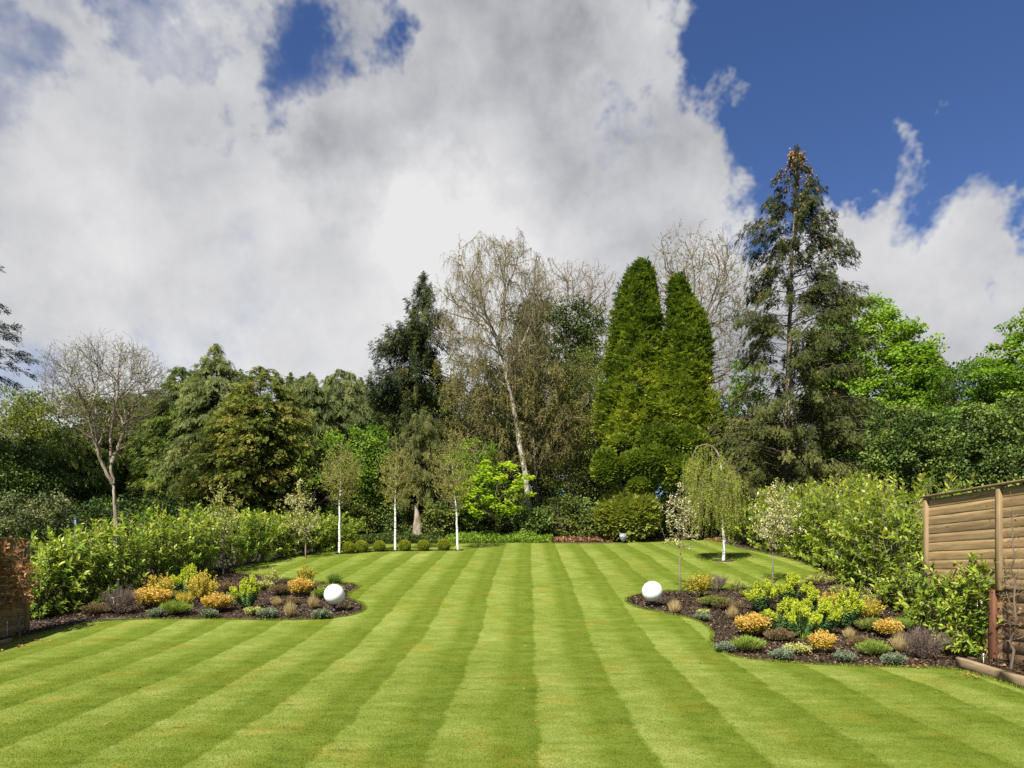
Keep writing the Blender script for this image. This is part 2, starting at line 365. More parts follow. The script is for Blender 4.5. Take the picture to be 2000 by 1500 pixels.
# ------------------------------------------------------------------ ground materials
def lawn_mat():
    m, nt, nd, lk = newmat('mown_grass')
    geo = nd.new('ShaderNodeNewGeometry'); P = geo.outputs['Position']
    sx = nd.new('ShaderNodeSeparateXYZ'); lk.new(P, sx.inputs[0])
    def math_(op, a, b=None, c=None, clamp=False):
        n = nd.new('ShaderNodeMath'); n.operation = op; n.use_clamp = clamp
        for i, x in enumerate((a, b, c)):
            if x is None: continue
            if isinstance(x, (int, float)): n.inputs[i].default_value = x
            else: lk.new(x, n.inputs[i])
        return n.outputs[0]
    def noise(scale, detail=3, rough=.5, vs=(1, 1, 1), off=0.):
        mp = nd.new('ShaderNodeMapping'); mp.inputs['Scale'].default_value = vs; mp.inputs['Location'].default_value = (off, off * .7, 0)
        lk.new(P, mp.inputs['Vector'])
        n = nd.new('ShaderNodeTexNoise'); n.inputs['Scale'].default_value = scale; n.inputs['Detail'].default_value = detail; n.inputs['Roughness'].default_value = rough
        lk.new(mp.outputs[0], n.inputs['Vector']); return n.outputs['Fac']
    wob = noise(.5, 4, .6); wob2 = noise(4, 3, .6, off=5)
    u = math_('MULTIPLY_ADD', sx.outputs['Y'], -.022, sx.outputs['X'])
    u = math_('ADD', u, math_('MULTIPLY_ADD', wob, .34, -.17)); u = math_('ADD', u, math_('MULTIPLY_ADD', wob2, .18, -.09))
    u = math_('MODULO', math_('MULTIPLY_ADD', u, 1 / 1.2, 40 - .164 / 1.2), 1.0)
    # mowing stripes, the sheen of bent blades painted in as colour: light half 0..0.48, dark half .48..1, soft edges (sharp on one side, as mown)
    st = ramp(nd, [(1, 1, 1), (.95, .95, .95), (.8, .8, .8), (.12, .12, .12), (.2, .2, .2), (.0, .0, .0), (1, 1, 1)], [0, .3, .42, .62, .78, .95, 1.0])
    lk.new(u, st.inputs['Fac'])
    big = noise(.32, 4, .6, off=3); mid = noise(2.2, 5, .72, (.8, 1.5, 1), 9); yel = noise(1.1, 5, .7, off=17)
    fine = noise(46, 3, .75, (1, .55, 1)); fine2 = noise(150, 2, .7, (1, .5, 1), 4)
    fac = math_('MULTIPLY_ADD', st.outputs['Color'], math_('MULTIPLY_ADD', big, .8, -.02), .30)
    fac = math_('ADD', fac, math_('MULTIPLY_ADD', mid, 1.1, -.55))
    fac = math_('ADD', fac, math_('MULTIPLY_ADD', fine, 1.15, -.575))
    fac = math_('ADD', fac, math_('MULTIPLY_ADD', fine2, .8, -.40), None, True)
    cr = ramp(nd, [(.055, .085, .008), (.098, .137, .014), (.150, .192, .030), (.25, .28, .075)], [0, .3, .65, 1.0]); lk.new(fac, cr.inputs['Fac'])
    ym = nd.new('ShaderNodeMapRange'); lk.new(yel, ym.inputs['Value']); ym.inputs['From Min'].default_value = .53; ym.inputs['From Max'].default_value = .75; ym.inputs['To Max'].default_value = .8
    mx = nd.new('ShaderNodeMix'); mx.data_type = 'RGBA'; lk.new(ym.outputs[0], mx.inputs[0]); lk.new(cr.outputs[0], mx.inputs[6])
    mx.blend_type = 'MULTIPLY'; mx.inputs[7].default_value = (1.3, .9, .75, 1)
    # greener, unstriped grass in the far corners and close to the beds' hedges
    # darker worn tufts near the camera
    dk = noise(3.2, 5, .7, (.7, 1.6, 1), 33)
    dm = nd.new('ShaderNodeMapRange'); lk.new(dk, dm.inputs['Value']); dm.inputs['From Min'].default_value = .58; dm.inputs['From Max'].default_value = .74; dm.inputs['To Max'].default_value = .75
    mx2 = nd.new('ShaderNodeMix'); mx2.data_type = 'RGBA'; lk.new(dm.outputs[0], mx2.inputs[0]); lk.new(mx.outputs[2], mx2.inputs[6]); mx2.inputs[7].default_value = (.055, .085, .018, 1)
    p = nd.new('ShaderNodeBsdfPrincipled'); p.inputs['Roughness'].default_value = .95; p.inputs['Specular IOR Level'].default_value = .02
    lk.new(mx2.outputs[2], p.inputs['Base Color'])
    b = nd.new('ShaderNodeBump'); b.inputs['Strength'].default_value = .8; b.inputs['Distance'].default_value = .03
    hh = math_('ADD', math_('MULTIPLY', fine, .7), math_('MULTIPLY', fine2, .35)); lk.new(hh, b.inputs['Height']); lk.new(b.outputs[0], p.inputs['Normal'])
    out = nd.new('ShaderNodeOutputMaterial'); lk.new(p.outputs[0], out.inputs[0])
    return m
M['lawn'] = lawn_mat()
M['soil'] = barkmat('soil', [(.018, .012, .009), (.05, .034, .026), (.11, .08, .06)], scale=14, zs=1, bump=1.)
M['chips'] = leafmat('chips', [(.020, .014, .009), (.058, .040, .027), (.24, .18, .125)], trans=.0, rough=.6, noise=3)
M['chips_tan'] = leafmat('chips_tan', [(.08, .04, .022), (.17, .09, .05), (.32, .21, .14)], trans=.0, rough=.8, noise=3)
M['cut_edge'] = barkmat('cut_edge', [(.03, .03, .01), (.06, .06, .02), (.09, .10, .03)], scale=20, zs=1)

# ------------------------------------------------------------------ ground sheet, lawn, beds
xs = np.concatenate([np.linspace(-400, -60, 12), np.linspace(-50, 50, 41), np.linspace(60, 400, 12)])
ys = np.concatenate([np.linspace(-60, 0, 9), np.arange(1, 60, .5), np.linspace(62, 400, 30)])
XX, YY = np.meshgrid(xs, ys); ZZ = gz(YY) - .04
nx, ny = len(xs), len(ys)
ii, jj = np.meshgrid(np.arange(nx - 1), np.arange(ny - 1)); b0 = (jj * nx + ii).ravel()
g = MB(); g.add(np.stack([XX, YY, ZZ], -1).reshape(-1, 3), np.stack([b0, b0 + 1, b0 + nx + 1, b0 + nx], 1))
tag(g.build('ground', M['soil'], None, True), kind='structure')

def smooth_poly(pts, it=2):
    p = np.array(pts, float)
    for _ in range(it):
        q = p * .75 + np.roll(p, -1, 0) * .25; r = p * .25 + np.roll(p, -1, 0) * .75
        p = np.stack([q, r], 1).reshape(-1, p.shape[1])
    return p
def sheet(name, poly, mat, h, step=.5, thick=.05, sub=True, kind='structure'):
    """a ground-hugging sheet with the outline poly (x, y), h above the ground, with a cut edge"""
    bm = bmesh.new()
    vs = [bm.verts.new((x, y, 0)) for x, y in poly]
    f = bm.faces.new(vs); bmesh.ops.triangulate(bm, faces=[f])
    y0, y1 = poly[:, 1].min(), poly[:, 1].max()
    k = math.ceil(y0 / step)
    while k * step < y1:
        bmesh.ops.bisect_plane(bm, geom=bm.verts[:] + bm.edges[:] + bm.faces[:], plane_co=(0, k * step, 0), plane_no=(0, 1, 0)); k += 1
    for f in bm.faces:
        if f.normal.z < 0: f.normal_flip()
    for v in bm.verts: v.co.z = float(gz(v.co.y)) + h
    be = [e for e in bm.edges if e.is_boundary]
    r = bmesh.ops.extrude_edge_only(bm, edges=be)
    for v in r['geom']:
        if isinstance(v, bmesh.types.BMVert): v.co.z -= thick
    me = bpy.data.meshes.new(name); bm.to_mesh(me); bm.free(); me.materials.append(mat)
    o = bpy.data.objects.new(name, me); COL.objects.link(o); tag(o, kind=kind); return o
def inside(P, poly):
    x, y = P[:, 0], P[:, 1]; r = np.zeros(len(P), bool); n = len(poly)
    for i in range(n):
        x1, y1 = poly[i]; x2, y2 = poly[(i + 1) % n]
        c = ((y1 > y) != (y2 > y)); 
        with np.errstate(divide='ignore', invalid='ignore'):
            xi = (x2 - x1) * (y - y1) / (y2 - y1) + x1
        r ^= c & (x < xi)
    return r
def pxs(l): return [tuple(at(a, b)[:2]) for a, b in l]

left_curve = [(2, 1252), (60, 1243), (110, 1230), (190, 1213), (300, 1209), (450, 1210), (560, 1212), (640, 1209), (690, 1202), (716, 1192), (712, 1180), (690, 1172), (680, 1165), (684, 1158),
              (700, 1150), (707, 1145), (690, 1139), (650, 1137), (620, 1137), (570, 1131), (520, 1124), (470, 1119), (442, 1113), (490, 1103), (532, 1095), (590, 1085), (646, 1077), (690, 1069)]
back_curve = [(720, 1064.5), (800, 1062), (900, 1062), (1000, 1060.5), (1056, 1061), (1200, 1062), (1290, 1057), (1372, 1053.5)]
right_curve = [(1410, 1060), (1448, 1072), (1500, 1083), (1560, 1096), (1598, 1112), (1612, 1124), (1590, 1136), (1540, 1144), (1456, 1149), (1392, 1151), (1330, 1153), (1296, 1154), (1250, 1159), (1222, 1168), (1222, 1177),
               (1245, 1188), (1300, 1198), (1352, 1208), (1382, 1223), (1393, 1238), (1385, 1254), (1400, 1272), (1440, 1285), (1500, 1292), (1580, 1298), (1680, 1302), (1800, 1305), (1868, 1306)]
lw = [(-11.3, -6), (-11.3, 8), (-10.95, 12.5)] + pxs(left_curve) + pxs(back_curve) + pxs(right_curve) + [(7.72, 10.9), (7.7, 4), (7.7, -6)]
lawn = np.array(lw)
lawn_s = smooth_poly(lawn, 2)
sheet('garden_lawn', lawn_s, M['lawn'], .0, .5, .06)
nb = np.array(pxs([(5, 1098), (60, 1092), (108, 1086)]) + [(-14, 31), (-26, 32), (-28, 22)])
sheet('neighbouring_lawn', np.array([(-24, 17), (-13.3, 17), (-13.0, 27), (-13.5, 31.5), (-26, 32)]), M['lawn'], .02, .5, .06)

# a fringe of slightly longer blades where the mower does not reach, and a scatter of blades all over the near lawn
def blades(n, P, hmin, hmax, w, mb):
    D = unit(np.stack([Nn(size=n) * .35, Nn(size=n) * .35, np.ones(n)], 1)); S = unit(np.cross(D, rdir(n, 0, .1)))
    diamonds(mb, P, D, S, U(hmin, hmax, n), w, U(.1, .9, n))
def along(poly, n, jit):
    q = np.roll(poly, -1, 0); l = np.linalg.norm(q - poly, axis=1); i = rng.choice(len(poly), n, p=l / l.sum()); t = U(0, 1, n)[:, None]
    return poly[i] * (1 - t) + q[i] * t + Nn(size=(n, 2)) * jit
mb = MB()
P2 = along(lawn_s, 42000, .025); P2 = P2[(P2[:, 1] > 9)]
P = np.column_stack([P2, gz(P2[:, 1]) - .01]); blades(len(P), P, .03, .075, .004, mb)
M['edge_grass'] = leafmat('edge_grass', [(.06, .10, .010), (.13, .19, .018), (.25, .31, .05)], trans=.3, noise=2)
tag(mb.build('grass_fringe', M['edge_grass']), 'longer grass blades along the cut edge of the lawn', 'grass', kind='stuff')

mb = MB(); n = 300000; y = 6.2 + 8.5 * U(0, 1, n); x = U(-1, 1, n) * 10.5; P2 = np.column_stack([x, y]); P2 = P2[(U(0, 1, n) < np.clip((14.5 - y) / 7., 0, 1)) & (np.abs(x) < y * .76 + .6)]; P2 = P2[inside(P2, lawn_s)]; n = len(P2)
P = np.column_stack([P2, gz(P2[:, 1]) - .004]); blades(n, P, .010, .026, .0028, mb)
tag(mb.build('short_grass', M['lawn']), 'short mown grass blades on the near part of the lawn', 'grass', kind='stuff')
# bark mulch on the beds
bedL = np.array([(-11.9, 12)] + pxs(left_curve[1:]) + [(-9.6, 36), (-12.6, 24), (-12.2, 16)])
bedR = np.array(pxs(right_curve) + [(7.8, 10), (8.5, 10), (8.55, 14.6), (11., 18.), (12.5, 22), (13.5, 30), (12, 37)])
def scatter_in(poly, n, ymax=99):
    lo, hi = poly.min(0), poly.max(0); out = []
    while sum(map(len, out)) < n:
        p = U(0, 1, (n * 2, 2)) * (hi - lo) + lo; p = p[inside(p, poly) & (p[:, 1] < ymax)]; out.append(p)
    return np.concatenate(out)[:n]
for poly, n, lab in ((bedL, 46000, 'dark bark mulch chips covering the left flower bed'), (bedR, 62000, 'dark bark mulch chips covering the right flower bed')):
    mb = MB(); p = scatter_in(poly, n * 2, 26); p = p[~inside(p, lawn_s)][:n]
    hh = gz(p[:, 1]) - .03 + np.abs(Nn(size=len(p))) * .014 + .02 * (lump(np.column_stack([p, 0 * p[:, :1]]) * 1., 2.2) + .6)
    P = np.column_stack([p, hh]); D = rdir(len(p), .0, .35); S = unit(np.cross(D, rdir(len(p), 2.)))
    sz = U(.012, .04, len(p)); tt = np.clip(rng.beta(1.1, 2.4, len(p)) * 1.2, 0, 1)
    diamonds(mb, P - D * sz[:, None], D, S, sz * 2, sz * .45, tt)
    tag(mb.build('bark_mulch', M['chips']), lab, 'bark mulch', kind='stuff')
# brown leaf litter strip along the back edge under the trees
mb = MB(); n = 14000
p = np.column_stack([U(1.5, 11, n), U(36.6, 39.5, n)]); p = p[~inside(p, lawn_s)]
hh = gz(p[:, 1]) + np.abs(Nn(size=len(p))) * .04; P = np.column_stack([p, hh]); D = rdir(len(p), .2, .5); S = unit(np.cross(D, rdir(len(p), 2.)))
sz = U(.03, .08, len(p)); diamonds(mb, P, D, S, sz * 2, sz * .5, U(0, 1, len(p)))
tag(mb.build('bark_mulch', M['chips_tan']), 'reddish brown bark strip along the far edge of the lawn', 'bark mulch', kind='stuff')
# ------------------------------------------------------------------ tree generators
class Env:
    """crown outline: rows of (photo row, left, right) at distance d, turned into real heights, centres and radii"""
    def __init__(s, rows, d, depth=1., dy=0.):
        rows = sorted(rows, key=lambda r: -r[0]); r = np.array(rows, float); s.d = d + dy
        s.z = E + (HZ - r[:, 0]) / F * d; s.c = ((r[:, 1] + r[:, 2]) / 2 - CX) / F * d; s.r = (r[:, 2] - r[:, 1]) / 2 / F * d; s.depth = depth
        s.z0, s.z1 = s.z[0], s.z[-1]
    def R(s, z): return np.interp(z, s.z, s.r)
    def C(s, z): return np.interp(z, s.z, s.c)
    def zs(s, n, pw=1.):
        zz = np.linspace(s.z0, s.z1, 300); w = s.R(zz) ** pw + 1e-3; return rng.choice(zz, n, p=w / w.sum()) + U(-.5, .5, n) * (s.z1 - s.z0) / 300
    def vol(s, n, inner=0., lum=.0, ls=1.):
        z = s.zs(n, 2.); th = U(0, 2 * pi, n); q = np.sqrt(U(inner ** 2, 1, n)) * s.R(z)
        P = np.stack([s.C(z) + q * np.cos(th), s.d + q * np.sin(th) * s.depth, z], 1)
        return P
def bez(p0, d0, p1, d1, n, k=.35):
    L = np.linalg.norm(p1 - p0, axis=-1, keepdims=True)
    t = np.linspace(0, 1, n)[None, :, None]; a, b, c, e = p0[:, None], (p0 + d0 * L * k)[:, None], (p1 - d1 * L * k)[:, None], p1[:, None]
    return a * (1 - t) ** 3 + 3 * b * t * (1 - t) ** 2 + 3 * c * t * t * (1 - t) + e * t ** 3
class Skel:
    def __init__(s, C, R):
        s.C = [np.asarray(C)[None]]; s.R = [np.asarray(R)[None]]
    def pool(s, levels=None, tmin=.15):
        P, T, R = [], [], []
        for C, r in zip(s.C, s.R) if levels is None else [(s.C[i], s.R[i]) for i in levels]:
            m = C.shape[1]; a = max(1, int(m * tmin)) if C.shape[0] > 1 else 0
            T_ = unit(np.gradient(C, axis=1)); P.append(C[:, a:].reshape(-1, 3)); T.append(T_[:, a:].reshape(-1, 3)); R.append(r[:, a:].ravel())
        return np.concatenate(P), np.concatenate(T), np.concatenate(R)
    def grow(s, Q, n=6, levels=None, end=(0, 0, .5), out=.5, fwd=1.7, rmax=9., ratio=.6, tip=.008, wob=.06, k=.35, zpen=0., rpow=1., minlen=.0):
        P, T, R = s.pool(levels)
        if len(P) > 6000:
            j = rng.choice(len(P), 6000, replace=False); P, T, R = P[j], T[j], R[j]
        i = np.empty(len(Q), int)
        for a in range(0, len(Q), 1500):
            V = Q[a:a + 1500, None] - P[None]; D = np.linalg.norm(V, axis=2) + 1e-6
            cost = D * (fwd - (V * T[None]).sum(2) / D)
            if zpen: cost = cost + zpen * np.maximum(0, P[None, :, 2] - Q[a:a + 1500, None, 2] + .3 * D)
            i[a:a + 1500] = cost.argmin(1)
        p0, t0, r0 = P[i], T[i], R[i]
        V = unit(Q - p0); e = unit(np.array(end)[None] + V * out + 0 * V)
        L = np.linalg.norm(Q - p0, axis=1)
        C = bez(p0, unit(t0 + V * .6), Q, e, n, k)
        C[:, 1:] += Nn(size=C[:, 1:].shape) * (wob * L / n)[:, None, None]
        q = np.linspace(0, 1, n)[None]; rs = np.minimum(np.maximum(r0 * ratio, tip * 1.2), rmax)[:, None]
        rr = rs + (tip - rs) * q ** rpow
        s.C.append(C); s.R.append(rr); return C
    def mesh(s, mb, sides=(8, 6, 4, 3, 3, 3), levels=None):
        for l, (C, R) in enumerate(zip(s.C, s.R)):
            if levels is not None and l not in levels: continue
            tubes(mb, C, R, sides[min(l, 5)])
def trunk_line(pts, r0, r1, n=14, wob=.03):
    mb = MB(); return tube1(mb, pts, r0, r1, 8, n, wob=wob)

def sprays(mb, P, D, L, K, lw, t, spread=55., flat=.6, drop=.0, ll=.42):
    """flat fans of narrow leaflets: P origins, D directions, L lengths"""
    n = len(P); S = np.cross(D, np.array([0, 0, 1.]) + Nn(size=(n, 3)) * flat); S = unit(S)
    L = np.broadcast_to(L, (n,)); sgn = 1
    for k in range(K):
        f = (k + .5) / K; sgn = -sgn; a = radians(spread) * (1 - .55 * f) * sgn * U(.7, 1.2, n)[:, None]
        if k == K - 1: a = a * .1
        d = unit(D * np.cos(a) + S * np.sin(a) + np.array([0, 0, -drop * (.4 + f)]))
        o = P + D * (L * f * .75)[:, None] + np.array([0, 0, -1.]) * (drop * f * f * L * .5)[:, None]
        N = unit(np.cross(d, S) + 1e-6); W = unit(np.cross(N, d) + Nn(size=(n, 3)) * .25)
        diamonds(mb, o, d, W, L * ll * (1.15 - .4 * f) * U(.8, 1.2, n), lw * U(.7, 1.3, n), np.clip(t + U(-.08, .08, n) + .1 * f, 0, 1))

def conifer(name, label, cat, bx, rows, d, mat, nbr=220, ns=26, sl=.42, K=6, lw=.035, droop=.5, rise=.15, sag=.35, tmin=.35, lat=.28, bark='bark_dark', tr=.16, hang=0.,
            group=None, lumpy=.16, ls=.8, rmin=.75, cones=0, cone_top=.5, whorl=0, branches=True, tb=.55, tsp=.16, depth=1., topr=.0, spreadang=55., limbs_r=.03, twigs=False, base=None, upturn=0., hgrad=0., jit=.006, pwz=.9, back=.55):
    env = Env(rows, d, depth)
    loc = np.array([(bx - CX) / F * d, d, float(gz(d))])
    top = np.array([env.C(env.z1), d, env.z1])
    tk = MB(); C, R = tube1(tk, [loc - [0, 0, .1], (loc + top) / 2 + [Nn() * .05, 0, 0], top], tr, .015, 9, 24, wob=.02)
    if whorl:
        zl = np.linspace(env.z0, env.z1 - .15, whorl) + U(-.35, .35, whorl) * (env.z1 - env.z0) / whorl; pz = env.R(zl) ** .75 + .35; z = rng.choice(zl, nbr, p=pz / pz.sum()) + Nn(size=nbr) * .07
    else:
        zz_ = np.linspace(env.z0, env.z1 - .05, 400); pz = env.R(zz_) ** pwz + .3; z = rng.choice(zz_, nbr, p=pz / pz.sum())
    th = U(0, 2 * pi, nbr)
    bk = np.sin(th) > .3; th[bk & (U(0, 1, nbr) > back)] *= -1      # fewer branches on the unseen far side
    q = env.R(z) * U(rmin, 1.08, nbr)
    tip = np.stack([env.C(z) + q * np.cos(th), d + q * np.sin(th) * depth, z], 1)
    q *= 1 + lumpy * lump(tip, ls); tip[:, 0] = env.C(z) + q * np.cos(th); tip[:, 1] = d + q * np.sin(th) * depth
    zt = np.clip(z + sag * q - rise * q, loc[2] + .3, env.z1 - .02)
    tx = np.interp(zt, C[:, 2], C[:, 0]); ty = np.interp(zt, C[:, 2], C[:, 1])
    root = np.stack([tx, ty, zt], 1)
    V = tip - root; h = unit(V * [1, 1, 0]); e = unit(h + np.array([0, 0, -1.]) * (droop) + np.array([0, 0, 1.]) * upturn)
    B = bez(root, unit(h + [0, 0, rise]), tip, e, 9, .38)
    Lb = np.linalg.norm(V, axis=1)
    br = MB()
    if branches:
        rr = np.maximum(.012, limbs_r * Lb / Lb.max())[:, None] * np.linspace(1, .2, 9)[None]; tubes(br, B, rr, 4)
    fo = MB()
    cnt = np.maximum(4, (ns * (Lb / np.median(Lb)) ** .9)).astype(int)
    i = np.repeat(np.arange(nbr), cnt); n = len(i)
    t = tmin + (1 - tmin) * U(0, 1, n) ** .75
    f = t * 8; a = np.clip(f.astype(int), 0, 7); fr = (f - a)[:, None]
    P = B[i, a] * (1 - fr) + B[i, a + 1] * fr; T = unit(B[i, a + 1] - B[i, a])
    side = unit(np.cross(T, [0, 0, 1.])); wl = (lat * Lb[i] * (1.15 - t) * U(-1, 1, n))
    P = P + Nn(size=P.shape) * (.03 + jit * Lb[i][:, None]) + side * wl[:, None] + T * np.abs(wl)[:, None] * -.15 + np.array([0, 0, -1.]) * (np.abs(wl) * droop * .5 + U(0, 1, n) * hang)[:, None]
    D = unit(T * .8 + side * (np.sign(wl) * .6)[:, None] * U(.2, 1, n)[:, None] + np.array([0, 0, -1.]) * droop * U(.3, 1.2, n)[:, None] + Nn(size=(n, 3)) * .18)
    bt = np.clip(Nn(size=nbr) * tsp + tb, 0, 1)
    sprays(fo, P, D, sl * U(.6, 1.25, n), K, lw, bt[i] + U(-.1, .1, n) - hgrad * (P[:, 2] - env.z0) / (env.z1 - env.z0), spread=spreadang, drop=droop * .5)
    if topr:
        m = int(60 * max(1, topr * 2)); zz = env.z1 - U(0, 1, m) * topr; a_ = U(0, 2 * pi, m)
        P = np.stack([env.C(zz), np.full(m, d), zz], 1); D = unit(np.stack([np.cos(a_), np.sin(a_), np.full(m, .5)], 1)); sprays(fo, P, D, np.minimum(sl * 1.1, .10 + .5 * (env.z1 - zz)), K, lw * .7, U(.3, .6, m))
    parts = [('trunk', tk, M[bark], True), ('branches', br, M[bark], True), ('foliage', fo, M[mat])]
    if cones:
        cm = MB(); zc = env.z1 - (env.z1 - env.z0) * U(0, 1, cones) ** 1.7 * .85
        j = np.array([np.argmin(np.abs(z - zz) + U(0, .5, nbr)) for zz in zc]); j = j[(zc > -99)]
        tt = U(.6, 1., cones); a = np.clip((tt * 8).astype(int), 0, 7); P = B[j, a] + Nn(size=(cones, 3)) * .10 - [0, 0, .1]
        # clustered round the leader near the top
        m = cones // 6; zz = env.z1 - U(.02, .13, m) * (env.z1 - env.z0); a_ = U(0, 2 * pi, m); rr = env.R(zz) * U(.1, .85, m)
        P[:m] = np.stack([env.C(zz) + rr * np.cos(a_), d + rr * np.sin(a_), zz], 1)
        hgt = U(.11, .17, cones); ang = np.arange(6) * pi / 3
        pr = np.array([(0.001, 0), (.30, .18), (.34, .5), (.22, .85), (.001, 1)])
        v = np.stack([pr[None, :, 0, None] * np.cos(ang)[None, None] * hgt[:, None, None] * .85, pr[None, :, 0, None] * np.sin(ang)[None, None] * hgt[:, None, None] * .85,
                      -np.repeat(pr[None, :, 1, None], 6, 2) * hgt[:, None, None] * 1.0 + 0 * ang], -1) + P[:, None, None]
        ff = np.array([[j_ * 6 + k, j_ * 6 + (k + 1) % 6, (j_ + 1) * 6 + (k + 1) % 6, (j_ + 1) * 6 + k] for j_ in range(4) for k in range(6)])
        q = P.copy(); s_ = hgt; order = np.argsort(P[:, 1]); near, rest = order[:100], order[100:]; tn = U(0, 1, cones)
        cm.add(v[rest].reshape(-1, 3), (ff[None] + (np.arange(len(rest)) * 30)[:, None, None]).reshape(-1, 4), np.repeat(tn[rest], 30))
        parts.append(('cones', cm, M['cone'], True))
        o = thing(name, label, cat, loc, parts, group)
        for c_ in o.children:
            if c_.name.startswith('cones'): c_['kind'] = 'stuff'
        first = None
        for k_ in near:
            if first is None:
                c1 = MB(); c1.add((v[k_] - P[k_]).reshape(-1, 3) / hgt[k_], ff, .5); first = c_ = c1.build('cone', M['cone'], o, True)
            else:
                c_ = first.copy(); COL.objects.link(c_); c_.parent = o
            c_.location = [float(x) for x in (P[k_] - loc)]; c_.scale = (float(hgt[k_]),) * 3; c_.rotation_euler = (U(-.3, .3), U(-.3, .3), U(0, 6))
        return o
    return thing(name, label, cat, loc, parts, group)

def leaf_cloud(fo, Cn, n, cr, ll, lw, tb=.5, tsp=.15, flat=.65, up=.4, fold=False, droop=0., tj=.12):
    """leaves round cluster centres Cn"""
    m = len(Cn); i = np.repeat(np.arange(m), n); k = len(i); cr = np.broadcast_to(cr, (m,))
    G = rdir(k) * (U(0, 1, k) ** .45)[:, None]; G[:, 2] *= flat
    P = Cn[i] + G * cr[i][:, None]
    Nv = unit(G * .7 + rdir(k) * .6 + np.array([0, 0, up])); D = unit(np.cross(Nv, rdir(k)) + G * .5 + np.array([0, 0, -droop])); S = unit(np.cross(Nv, D))
    t = np.clip(np.clip(Nn(size=m) * tsp + tb, 0, 1)[i] + U(-tj, tj, k), 0, 1)
    (folded if fold else diamonds)(fo, P, D, S, ll * U(.65, 1.2, k), lw * U(.7, 1.2, k), t)

def broadleaf(name, label, cat, base, rows, d, mat, ncl=260, nl=45, cr=.5, ll=.16, lw=.05, tr=.2, trunk=None, lim=(10, 60), inner=.55, bark='bark', group=None, tb=.5, tsp=.16, flat=.6, up=.4,
              lumpy=.12, ls=.9, fold=False, depth=.9, droop=0., limb_end=(0, 0, .5), tip=.01, crown='crown', twig=.006, extra=None, front=.6, dy=0.):
    env = Env(rows, d, depth, dy)
    bx = (base - CX) / F * d; loc = np.array([bx, d + dy, float(gz(d + dy))])
    zt = env.z0 + (env.z1 - env.z0) * .62
    tp = trunk if trunk is not None else [loc - [0, 0, .1], np.array([bx * .5 + env.C(env.z0) * .5, d + dy, (loc[2] + env.z0) / 2 + .1]), np.array([env.C(zt), d + dy, zt])]
    C, R = trunk_line(tp, tr, tr * .3, 16)
    sk = Skel(C, R); Q1 = env.vol(lim[0], .35); Q1[:, 2] = np.maximum(Q1[:, 2], loc[2] + .5)
    sk.grow(Q1, 9, end=limb_end, ratio=.6, tip=tip * 2.2, zpen=.6); sk.grow(env.vol(lim[1], .5), 7, end=limb_end, ratio=.55, tip=tip)
    Cn = env.vol(ncl, inner); j = (Cn[:, 1] > d + dy + .3) & (U(0, 1, ncl) > front); Cn[j, 1] = 2 * (d + dy) - Cn[j, 1]
    ax = np.stack([env.C(Cn[:, 2]), np.full(ncl, d + dy), Cn[:, 2]], 1); Cn = ax + (Cn - ax) * (1 + lumpy * lump(Cn, ls))[:, None]
    sk.grow(Cn, 5, end=limb_end, ratio=.5, tip=twig)
    bk = MB(); sk.mesh(bk, (9, 6, 4, 3), [1, 2, 3]); tk = MB(); sk.mesh(tk, (10,), [0]); fo = MB()
    leaf_cloud(fo, Cn, nl, cr * U(.6, 1.25, ncl), ll, lw, tb, tsp, flat, up, fold, droop)
    if extra: extra(fo, env, Cn)
    return thing(name, label, cat, loc, [('trunk', tk, M[bark], True), ('branches', bk, M[bark], True), (crown, fo, M[mat])], group)
# ------------------------------------------------------------------ the trees, left to right
WOOD = 'conifers standing in the wood behind the garden'
# --- cedar at the left edge of the picture, mostly outside it
conifer('fir_tree', 'near-black fir with tiered drooping boughs at the left edge', 'tree', -95, [(380, -110, -70), (470, -190, 0), (560, -240, 18), (610, -260, 42), (660, -270, 60), (705, -280, 74), (740, -250, 36), (775, -200, 10)], 34,
        'fir_dark', nbr=90, ns=46, sl=.42, K=8, lw=.022, droop=.25, rise=.05, sag=.12, tmin=.25, lat=.3, tr=.35, whorl=10, spreadang=60, group=WOOD, lumpy=.06, rmin=.7, tb=.35)
# --- brown-green loose trees at the far left
broadleaf('oak_tree', 'brownish loose-leaved tree at the far left behind the rhododendron', 'tree', 10, [(745, -10, 30), (775, -50, 70), (820, -80, 90), (880, -80, 60), (930, -60, 40)], 47, 'brown_leaf', ncl=150, nl=70, cr=.75, ll=.16, lw=.045, tr=.2, tsp=.2)
broadleaf('oak_tree', 'wide olive-leaved tree behind the bare tree on the left', 'tree', 130, [(768, 90, 170), (795, 55, 250), (840, 30, 290), (900, 50, 290), (960, 60, 250), (1010, 80, 220)], 44, 'brown_leaf', ncl=330, nl=75, cr=.8, ll=.17, lw=.05, tr=.25, tb=.35)
broadleaf('maple_tree', 'small bright green tree showing between olive crowns at far left', 'tree', 85, [(840, 60, 110), (870, 55, 115), (900, 60, 110), (925, 70, 105)], 44, 'fresh', ncl=60, nl=50, cr=.5, ll=.17, lw=.06, tr=.08, tb=.65)
conifer('cypress_tree', 'dark cypress with hanging tassels of foliage left of the bare tree', 'tree', 150, [(830, 120, 170), (880, 95, 215), (940, 90, 235), (990, 100, 225), (1020, 115, 200)], 40, 'cypress_green', jit=.018, tmin=.4, lat=.22, rmin=.6, nbr=239, ns=41, sl=0.36, K=6, lw=0.025, droop=0.78, sag=.3, group=WOOD, tr=.16, tb=.45, lumpy=.27, topr=1.3, tsp=.2)
